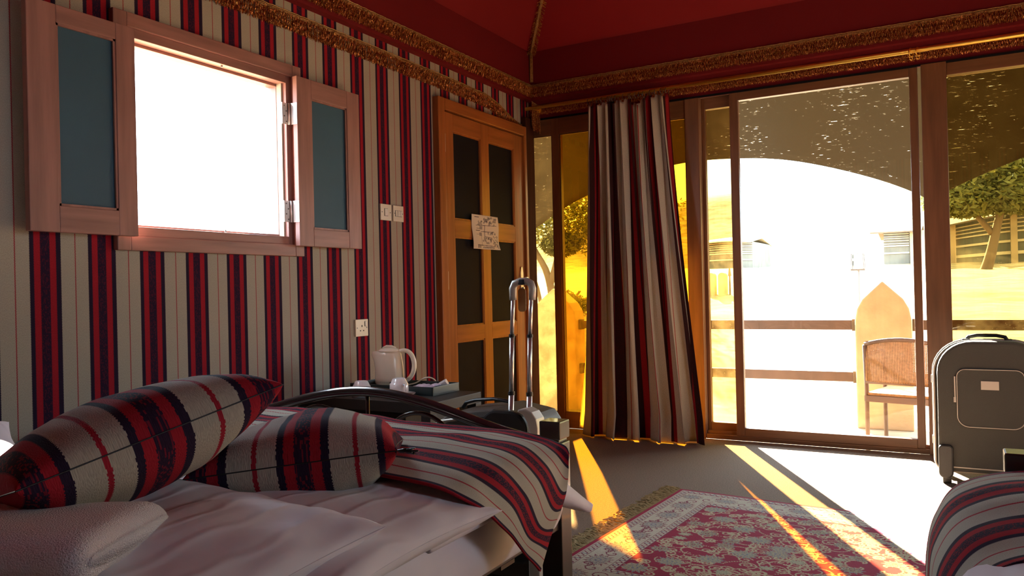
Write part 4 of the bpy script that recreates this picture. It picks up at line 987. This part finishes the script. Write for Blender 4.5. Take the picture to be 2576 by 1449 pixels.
pk = MB().prism(rrect(2.688, 2.965, 0.288, 0.566, (0.035, 0.035, 0.05, 0.05)), 'y', -0.712, -0.703).build('front_pocket', M['bagcloth'], SU, bevel=0.003)
pts = rrect(2.688, 2.965, 0.288, 0.566, (0.035, 0.035, 0.05, 0.05)); pts = [(p, -0.713, q) for p, q in pts]; pts.append(pts[0])
MB().tube(pts, 0.0022, 6, cap=False).build('pocket_piping', M['bagpipe'], pk, smooth=True)
MB().box(2.676, 2.682, -0.712, -0.706, 0.42, 0.53).box(2.673, 2.683, -0.715, -0.707, 0.405, 0.43).build('zip_pull', M['bagpipe'], pk)
lb = MB().box(2.788, 2.862, -0.7160, -0.7115, 0.470, 0.512).build('name_badge', M['bagpipe'], pk, bevel=0.0015); lb['label'] = 'pale metal badge'
MB().tube([(2.735, -0.60, 0.702), (2.742, -0.60, 0.716), (2.78, -0.60, 0.724), (2.86, -0.60, 0.724), (2.898, -0.60, 0.716), (2.905, -0.60, 0.702)], 0.009, 10).build('top_handle', M['bagdark'], SU, smooth=True)
MB().box(2.715, 2.750, -0.625, -0.575, 0.697, 0.708).box(2.890, 2.925, -0.625, -0.575, 0.697, 0.708).build('handle_mount', M['bagdark'], SU, bevel=0.003)
for s, x in ((1, sx0 - 0.004), (-1, sx1 - 0.076)):
    MB().prism(rrect(x + 0.008, x + 0.072, 0.030, 0.195, (0.02, 0.02, 0.03, 0.03)), 'y', -0.718, -0.62).build('wheel_housing', M['bagdark'], SU, bevel=0.008)
    MB().tube([(x + 0.025, -0.67, 0.040), (x + 0.062, -0.67, 0.040)], 0.040, 20).build('wheel', M['hole'], SU)
    MB().box(x + 0.01, x + 0.05, -0.50, -0.47, 0.0, 0.056).build('foot', M['bagdark'], SU)
for z in (0.505, 0.20): MB().box(sx0 - 0.022, sx0 - 0.010, -0.615, -0.585, z - 0.02, z + 0.02).build('zip_slider', M['silver'], SU, bevel=0.003)
MB().box(sx0 + 0.03, sx1 - 0.03, -0.708, -0.703, 0.085, 0.090).build('base_piping', M['bagpipe'], SU)

TRB = thing('trolley_bag', 'dark trolley bag with raised silver telescopic handle between bed and door', 'suitcase', (1.24, -2.72, 0))
body = [(1.02, 0.0), (1.44, 0.0), (1.45, 0.35), (1.45, 0.505), (1.42, 0.545), (1.30, 0.565), (1.14, 0.545), (1.05, 0.50), (1.01, 0.44), (1.0, 0.2)]
MB().prism([(p, q + 0.03) for p, q in body], 'y', -2.80, -2.54).build('body', M['olive'], TRB, bevel=0.022)
MB().prism(rrect(1.28, 1.455, 0.10, 0.60, (0.06, 0.06, 0.03, 0.03)), 'y', -2.835, -2.80).build('back_plate', M['bagdark'], TRB, bevel=0.008)
gpt = [(1.455, 0.05), (1.495, 0.05), (1.497, 0.35), (1.490, 0.50), (1.500, 0.525), (1.500, 0.550), (1.494, 0.580), (1.478, 0.602), (1.455, 0.612), (1.428, 0.608), (1.425, 0.600), (1.448, 0.590), (1.462, 0.566), (1.468, 0.534), (1.466, 0.45), (1.456, 0.30)]
MB().prism(gpt, 'y', -2.84, -2.78).build('corner_guard', M['silver'], TRB, bevel=0.005)
MB().prism([(1.455, 0.10), (1.50, 0.10), (1.497, 0.40), (1.455, 0.40)], 'y', -2.80, -2.60).build('side_guard', M['bagdark'], TRB, bevel=0.005)
MB().tube([(1.10, -2.66, 0.572), (1.115, -2.66, 0.592), (1.16, -2.665, 0.604), (1.24, -2.67, 0.612), (1.30, -2.67, 0.606), (1.315, -2.67, 0.588)], 0.011, 10, flat=0.6).build('carry_handle', M['bagdark'], TRB, smooth=True)
MB().tube([(1.03, -2.80, 0.50), (1.10, -2.81, 0.545), (1.22, -2.815, 0.565), (1.28, -2.815, 0.560)], 0.006, 6).build('zip', M['silver'], TRB, smooth=True)
for bx, tx in ((1.355, 1.365), (1.425, 1.440)):
    hy = -2.72
    MB().tube([(bx - 0.013, -2.745, 0.44), (bx - 0.005, -2.74, 0.65)], 0.0095, 12).build('tube_lower', M['steel'], TRB, smooth=True)
    MB().tube([(bx - 0.005, -2.74, 0.645), (bx + 0.000, -2.737, 0.845)], 0.0082, 12).build('tube_middle', M['steel'], TRB, smooth=True)
    MB().tube([(bx + 0.000, -2.737, 0.84), (bx + 0.007, -2.732, 1.00)], 0.0070, 12).build('tube_upper', M['steel'], TRB, smooth=True)
    MB().tube([(bx - 0.005, -2.74, 0.640), (bx - 0.005, -2.74, 0.652)], 0.0115, 12).tube([(bx, -2.737, 0.838), (bx, -2.737, 0.848)], 0.0102, 12).build('collar', M['bagdark'], TRB)
MB().prism(rrect(1.383, 1.413, 0.925, 1.005, (0.012, 0.012, 0.012, 0.012)), 'y', -2.738, -2.735).build('luggage_tag', M['tag'], TRB)
MB().tube([(1.362, -2.735, 0.965), (1.362, -2.735, 1.005), (1.370, -2.735, 1.022), (1.39, -2.733, 1.028), (1.415, -2.730, 1.028), (1.43, -2.730, 1.020), (1.435, -2.730, 1.003), (1.433, -2.730, 0.965)], [0.012, 0.013, 0.013, 0.013, 0.013, 0.013, 0.013, 0.012], 12).build('grip', M['silver'], TRB, smooth=True)
MB().box(1.386, 1.412, -2.746, -2.718, 1.016, 1.036).build('grip_pad', M['bagdark'], TRB, bevel=0.006)

# ================================================================== OUTSIDE
def terrain():
    nx, ny = 150, 120; P = []
    for j in range(ny):
        y = 0.10 + 70 * (j / (ny - 1)) ** 1.8; row = []
        for i in range(nx):
            x = (-1 + 2 * i / (nx - 1)); x = 1.5 + x * (14 + y * 1.1)
            z = -0.12 + 0.03 * mnoise.noise(Vector((x * 0.6, y * 0.6, 0))) * min(1, y) + 0.05 * mnoise.noise(Vector((x * 0.15, y * 0.2, 2)))
            if y > 2.5:
                z += float(np.interp(y, [2.5, 5, 9, 18, 24], [0, 0.35, 0.95, 1.55, 1.70]))
                z += 0.07 * mnoise.noise(Vector((x * 1.5, y * 1.9, 5))) * min(1, (y - 2.5))
            if y > 24:
                q = min(1, (y - 24) / 10); q = q * q * (3 - 2 * q)
                side = 1 / (1 + math.exp((x - (5.5 - 0)) / 2.5)) * 1.0
                z += q * (1.5 + 2.6 * side * (1 - 0.55 * (1 / (1 + math.exp((x + 13) / 1.5)))) + 0.5 * mnoise.noise(Vector((x * 0.15, y * 0.1, 7))))
            row.append((x, y, z))
        P.append(row)
    return MB().grid(P)
o = terrain().build('ground', M['sand'], smooth=True); struct(o, 'sunlit rippled desert sand rising to a dune behind')
struct(MB().box(-30, RX + 30, -20, 0.10, -0.30, -0.13).build('ground_camp', M['sand']))
# porch pillars with pointed tops
def pillar(xc, y, w_, lbl):
    h = w_ / 2; P = [(xc - h, -0.15), (xc + h, -0.15), (xc + h, 0.70), (xc + h * 0.92, 0.79), (xc + h * 0.72, 0.865), (xc + h * 0.36, 0.935), (xc, 1.005), (xc - h * 0.36, 0.935), (xc - h * 0.72, 0.865), (xc - h * 0.92, 0.79), (xc - h, 0.70)]
    o = MB().prism(P, 'y', y, y + 0.22).build('porch_pillar', M['plaster'], bevel=0.012); return tag(o, lbl, 'pillar')
PY = 1.6
pillar(-0.63, PY, 0.46, 'sand plastered pointed porch pillar seen through the narrow amber panel')
pillar(2.21, PY, 0.40, 'sand plastered pointed porch pillar behind the wicker chair')
pillar(5.05, PY, 0.42, 'sand plastered pointed porch pillar beyond the suitcase window')
for k, (a, b, lbl) in enumerate(((-3.3, -0.86, 'left of the far pillar'), (-0.40, 2.01, ''), (2.41, 4.84, ''))):
    wh = ('porch fence of two brown rails on the far side of the door corner', 'porch fence of two brown rails seen through the sliding door', 'porch fence of two brown rails behind the suitcase window')[k]
    T = thing('porch_fence', wh, 'fence', ((a + b) / 2, PY + 0.1, -0.1))
    for z in (0.620, 0.205):
        MB().box(a, b, PY + 0.08, PY + 0.13, z, z + 0.078).build('rail', M['beam'], T, bevel=0.004)
    for xx in (a, b):
        x0_ = xx - 0.03 if xx == b else xx
        for z in (0.620, 0.205): MB().box(x0_, x0_ + 0.03, PY + 0.07, PY + 0.14, z - 0.008, z + 0.086).build('bracket', M['bark'], T, bevel=0.003)
# canopy: scalloped hanging awning
CY_ = 1.42
CT = thing('woven_awning', 'brown woven awning with scalloped edge hanging over the porch', 'awning', (1.5, CY_, 2.6))
def scal(x):
    dips = [-0.80, 2.56, 6.3]
    for k in range(2):
        if dips[k] <= x <= dips[k + 1]:
            t = (x - dips[k]) / (dips[k + 1] - dips[k]); base = (1.50, 1.57)[k] * (1 - t) + 1.57 * t
            return base + (0.51, 0.50)[k] * max(0, math.sin(math.pi * t)) ** 0.80
    return 1.55
xs_ = np.linspace(-0.80, RX + 0.9, 150)
P = []
for x in xs_:
    lo = min(scal(x), 2.6)
    P.append([(x + max(0, -0.6 - x) * 0.28 * math.sin(t * 3.1), CY_ + 0.02 * math.sin(x * 7), lo * (1 - t) + 2.70 * t) for t in np.linspace(0, 1, 14)])
MB().grid(P).build('valance', M['canopy'], CT, smooth=True, solid=0.004)
MB().grid([[(x, y, 2.73 - 0.02 * (y / 1.5)) for y in (0.05, 0.5, 1.0, CY_ + 0.02)] for x in np.linspace(-0.80, RX + 0.9, 12)]).build('roof_cloth', M['canopy'], CT, solid=0.004)
MB().tube([(-0.80, CY_, 2.70), (RX + 0.9, CY_, 2.70)], 0.03, 8).build('ridge_pole', M['beam'], CT)
# wicker chair
CH = thing('wicker_chair', 'dark framed wicker armchair on the porch, back to the sliding door', 'chair', (2.45, 0.72, -0.135), R(-14))
def cb(x0, x1, y0, y1, z0, z1, nm, m='beam', bev=0.004): return MB().box(x0, x1, y0, y1, z0, z1).build(nm, M[m], CH, local=True, bevel=bev)
for s in (-1, 1):
    MB().tube([(s * 0.235, -0.20, 0.0), (s * 0.235, -0.20, 0.44), (s * 0.225, -0.25, 0.72)], 0.014, 10).build('leg', M['beam'], CH, smooth=True, local=True)
    MB().tube([(s * 0.255, 0.22, 0.0), (s * 0.255, 0.22, 0.60), (s * 0.25, 0.19, 0.645), (s * 0.245, 0.10, 0.655), (s * 0.235, -0.22, 0.655)], 0.014, 10).build('arm_leg', M['beam'], CH, smooth=True, local=True)
MB().tube([(x, -0.25, 0.725 + 0.035 * (1 - (x / 0.225) ** 2)) for x in np.linspace(-0.225, 0.225, 13)], 0.013, 8).build('top_rail', M['beam'], CH, smooth=True, local=True)
MB().tube([(-0.235, -0.215, 0.475), (0.235, -0.215, 0.475)], 0.012, 8).build('back_rail', M['beam'], CH, smooth=True, local=True)
wk = MB()
for i in range(44):
    x = -0.215 + 0.43 * i / 43; wk.box(x - 0.002, x + 0.002, -0.252, -0.248, 0.48, 0.745)
for i in range(34):
    z = 0.485 + i * 0.0078; wk.box(-0.225, 0.225, -0.247 - 0.0, -0.2435, z, z + 0.0062)
o = wk.build('woven_back', M['wicker'], CH, local=True)
cb(-0.23, 0.23, -0.21, 0.21, 0.385, 0.405, 'seat', 'wicker'); 
for s in (-1, 1): cb(s * 0.235 - 0.014, s * 0.235 + 0.014, -0.21, 0.22, 0.345, 0.385, 'seat_rail')
for y in (-0.21, 0.21): cb(-0.235, 0.235, y - 0.012, y + 0.012, 0.345, 0.385, 'seat_rail')
# lantern on a pole
LN = thing('lantern_post', 'thin lantern post standing on the sand beyond the porch fence', 'lantern', (1.82, 4.0, -0.1))
MB().tube([(1.82, 4.0, -0.12), (1.82, 4.0, 1.12)], 0.013, 8).build('pole', M['screw'], LN)
MB().box(1.75, 1.89, 3.93, 4.07, 1.12, 1.14).build('lamp_base', M['screw'], LN)
for a in (1.755, 1.88):
    for b in (3.935, 4.06): MB().tube([(a, b, 1.14), (a - (a - 1.82) * 0.1, b, 1.30)], 0.005, 6).build('lamp_bar', M['screw'], LN)
MB().lathe([(0.085, 0), (0.04, 0.07), (0.012, 0.10), (0.0, 0.12)], (1.82, 4.0, 1.30), 4).build('lamp_roof', M['tentcream'], LN)
MB().box(1.77, 1.87, 3.95, 4.05, 1.14, 1.295).build('lamp_glass', M['clearglass'], LN)
# small bollards out on the sand
for k, (x, y) in enumerate(((-1.10, 9.0), (-0.90, 9.0))):
    o = MB().prism(rrect(x - 0.07, x + 0.07, 0.75 - 0.75, 1.22, (0.065, 0.065, 0.01, 0.01)), 'y', y, y + 0.14).build('path_bollard', M['plaster'])
    tag(o, ('round topped plaster bollard far out on the sand, farther from the stake', 'round topped plaster bollard far out on the sand, next to the stake')[k], 'bollard', 'bollards on the sand')
o = MB().tube([(-0.76, 9.0, 0.0), (-0.76, 9.0, 1.27)], [0.02, 0.012], 6).tube([(-0.76, 9, 1.16), (-0.76, 9, 1.30)], [0.03, 0.012], 6).build('path_torch', M['bark']); tag(o, 'thin torch stake beside the bollards far out on the sand', 'torch')
# far tents, black cloth with cream bands
M['blackcloth'] = mat('black_tent_cloth', (0.12, 0.11, 0.085), 0.9, vary=0.2, vscale=3)  # black cloth greyed in its colour to imitate outdoor glare
def tent(lbl, x0, x1, y, z0, z1, bands, bulge, roofh, posts, over=0.3, rm='tentroof'):
    T = thing('camp_tent', lbl, 'tent', ((x0 + x1) / 2, y, z0))
    def sh(x, z): t = (x - x0) / (x1 - x0); return z + bulge * math.sin(math.pi * t) * (0.3 + 0.7 * (z - z0) / (z1 - z0))
    n = 24
    P = [[(x, y, sh(x, z0) - 0.45), (x, y, sh(x, z1))] for x in np.linspace(x0, x1, n)]
    P2 = [[(x, y + 3, sh(x, z0) - 0.45), (x, y + 3, sh(x, z1))] for x in np.linspace(x0, x1, n)]
    wl = MB().grid(P).grid(P2); wl.box(x0, x0 + 0.02, y, y + 3, z0 - 0.45, z1).box(x1 - 0.02, x1, y, y + 3, z0 - 0.45, z1)
    wl.build('wall_cloth', M['blackcloth'], T, solid=0.02)
    for (a, b) in bands:
        za, zb = z0 + a * (z1 - z0), z0 + b * (z1 - z0)
        MB().grid([[(x, y - 0.03, sh(x, za)), (x, y - 0.03, sh(x, zb))] for x in np.linspace(x0, x1, n)]).build('band', M['tentcream'], T, solid=0.015)
    top = [[(x, y - 0.4, sh(x, z1) - 0.02), (x, y + 1.5, sh(x, z1) + roofh), (x, y + 3.4, sh(x, z1) - 0.02)] for x in np.linspace(x0 - over, x1 + over, n)]
    MB().grid(top).build('roof', M[rm], T, solid=0.04)
    for xx, w_ in posts: MB().box(xx, xx + w_, y - 0.25, y - 0.05, z0 - 0.5, sh(min(max(xx, x0), x1), z1)).build('post', M['hill'], T)
    return T
bd = [(0.10, 0.16), (0.40, 0.45), (0.50, 0.53), (0.62, 0.65), (0.72, 0.75), (0.80, 0.83), (0.90, 0.93)]
bd2 = [(0.0, 0.08), (0.30, 0.36), (0.55, 0.59), (0.66, 0.69), (0.76, 0.79), (0.86, 0.89)]
tent('black and cream banded tent under the tree, seen through the suitcase window', 2.80, 6.6, 18, 1.55, 2.42, bd2, 0.22, 0.35, ((2.62, 0.20), (4.0, 0.14)))
tent('small banded tent with a pale side wall behind the lantern', 1.15, 1.75, 18, 1.66, 2.30, bd, 0.0, 0.25, ((1.78, 0.72),))
tent('low banded tent at the foot of the dune, far behind the porch fence', -4.9, -3.15, 22, 1.75, 2.45, bd, 0.05, 0.2, (), 0.03, 'tentcream')  # roof coloured pale to paint in the bright haze
# trees
def tree(lbl, base, forks, crowns, nleaf, lsize, seed):
    rs = random.Random(seed); T = thing('acacia_tree', lbl, 'tree', base)
    tm = MB()
    for f_ in forks: tm.tube([tuple(p) for p in catmull(f_[0], 14)], list(np.linspace(f_[1], f_[2], 14)), 8)
    tm.build('trunk', M['bark'], T, smooth=True)
    lf = MB()
    for k in range(nleaf):
        c, rad = rs.choice(crowns); 
        d = Vector((rs.gauss(0, 1), rs.gauss(0, 1), rs.gauss(0, 1))).normalized() * rs.random() ** 0.45
        p = Vector(c) + Vector((d.x * rad[0], d.y * rad[1], d.z * rad[2])); s = lsize * rs.uniform(0.5, 1.3)
        a = Vector((rs.gauss(0, 1), rs.gauss(0, 1), rs.gauss(0, .7))).normalized(); b = a.cross(Vector((rs.gauss(0, 1), rs.gauss(0, 1), rs.gauss(0, 1)))).normalized()
        n0 = len(lf.v); lf.v += [tuple(p - a * s), tuple(p + b * s * 0.4), tuple(p + a * s), tuple(p - b * s * 0.4)]; lf.f.append([n0, n0 + 1, n0 + 2, n0 + 3])
    o = lf.build('foliage', M['leaf'], T); o['kind'] = 'stuff'; return T
tree('twisted tree with forked trunk beyond the far porch pillar', (-3.75, 8, 0.1),
     [([(-3.75, 8, -0.1), (-3.78, 8, 0.7), (-3.90, 8, 1.3), (-4.15, 8, 1.75), (-4.35, 8, 2.2)], 0.10, 0.035), ([(-3.85, 8, 1.05), (-3.72, 8, 1.45), (-3.62, 8, 1.9), (-3.70, 8, 2.3)], 0.07, 0.03),
      ([(-4.10, 8.2, -0.1), (-4.18, 8.2, 0.9), (-4.40, 8.2, 1.5), (-4.55, 8.2, 2.0)], 0.045, 0.02)],
     [((-4.2, 8, 2.25), (0.75, 0.7, 0.5)), ((-3.4, 8.3, 2.45), (0.8, 0.8, 0.6)), ((-3.75, 8.3, 1.85), (0.4, 0.4, 0.25)), ((-2.7, 9.0, 2.35), (1.2, 0.8, 0.80)), ((-3.0, 8.8, 2.0), (0.7, 0.8, 0.5))], 9500, 0.055, 3)
def shrub(name_loc, lbl, r_, n, seed):
    rs = random.Random(seed); T = thing('desert_shrub', lbl, 'shrub', name_loc); lf = MB(); st_ = MB(); x, y, z = name_loc
    for k in range(7): st_.tube([(x, y, z - 0.1), (x + rs.uniform(-r_, r_) * 0.4, y, z + r_ * 0.4), (x + rs.uniform(-r_, r_) * 0.8, y + rs.uniform(-.2, .2), z + r_ * 0.8)], 0.012, 5)
    st_.build('stems', M['bark'], T)
    for k in range(n):
        a = rs.uniform(0, 6.28); q = rs.random() ** 0.5; h = rs.random()
        p = Vector((x + math.cos(a) * r_ * q, y + math.sin(a) * r_ * q, z + r_ * 0.9 * h * (1 - 0.5 * q))); s_ = 0.045 * rs.uniform(.5, 1.4)
        u = Vector((rs.gauss(0, 1), rs.gauss(0, 1), rs.gauss(0, 1))).normalized(); w_ = u.cross(Vector((0.3, 0.5, 0.8))).normalized(); n0 = len(lf.v)
        lf.v += [tuple(p - u * s_), tuple(p + w_ * s_ * 0.4), tuple(p + u * s_), tuple(p - w_ * s_ * 0.4)]; lf.f.append([n0, n0 + 1, n0 + 2, n0 + 3])
    o = lf.build('foliage', M['leaf'], T); o['kind'] = 'stuff'
shrub((-3.05, 7.0, 0.62), 'low dark shrub on the sand beyond the deep amber panel', 0.42, 1600, 4)
tree('broad olive-green tree over the banded tent beside the suitcase window', (3.55, 15, 0.5),
     [([(3.30, 15, 1.0), (3.45, 15, 1.5), (3.60, 15, 2.2), (3.8, 15, 3.0)], 0.13, 0.06), ([(3.5, 15, 2.0), (3.1, 15, 2.6), (2.9, 15, 3.2)], 0.07, 0.03)],
     [((3.3, 15, 3.3), (1.2, 1.0, 0.95)), ((4.3, 15.4, 3.5), (1.4, 1.0, 1.0)), ((2.9, 14.8, 2.75), (0.8, 0.7, 0.40)), ((4.0, 15, 2.75), (1.0, 0.8, 0.38))], 16000, 0.085, 5)
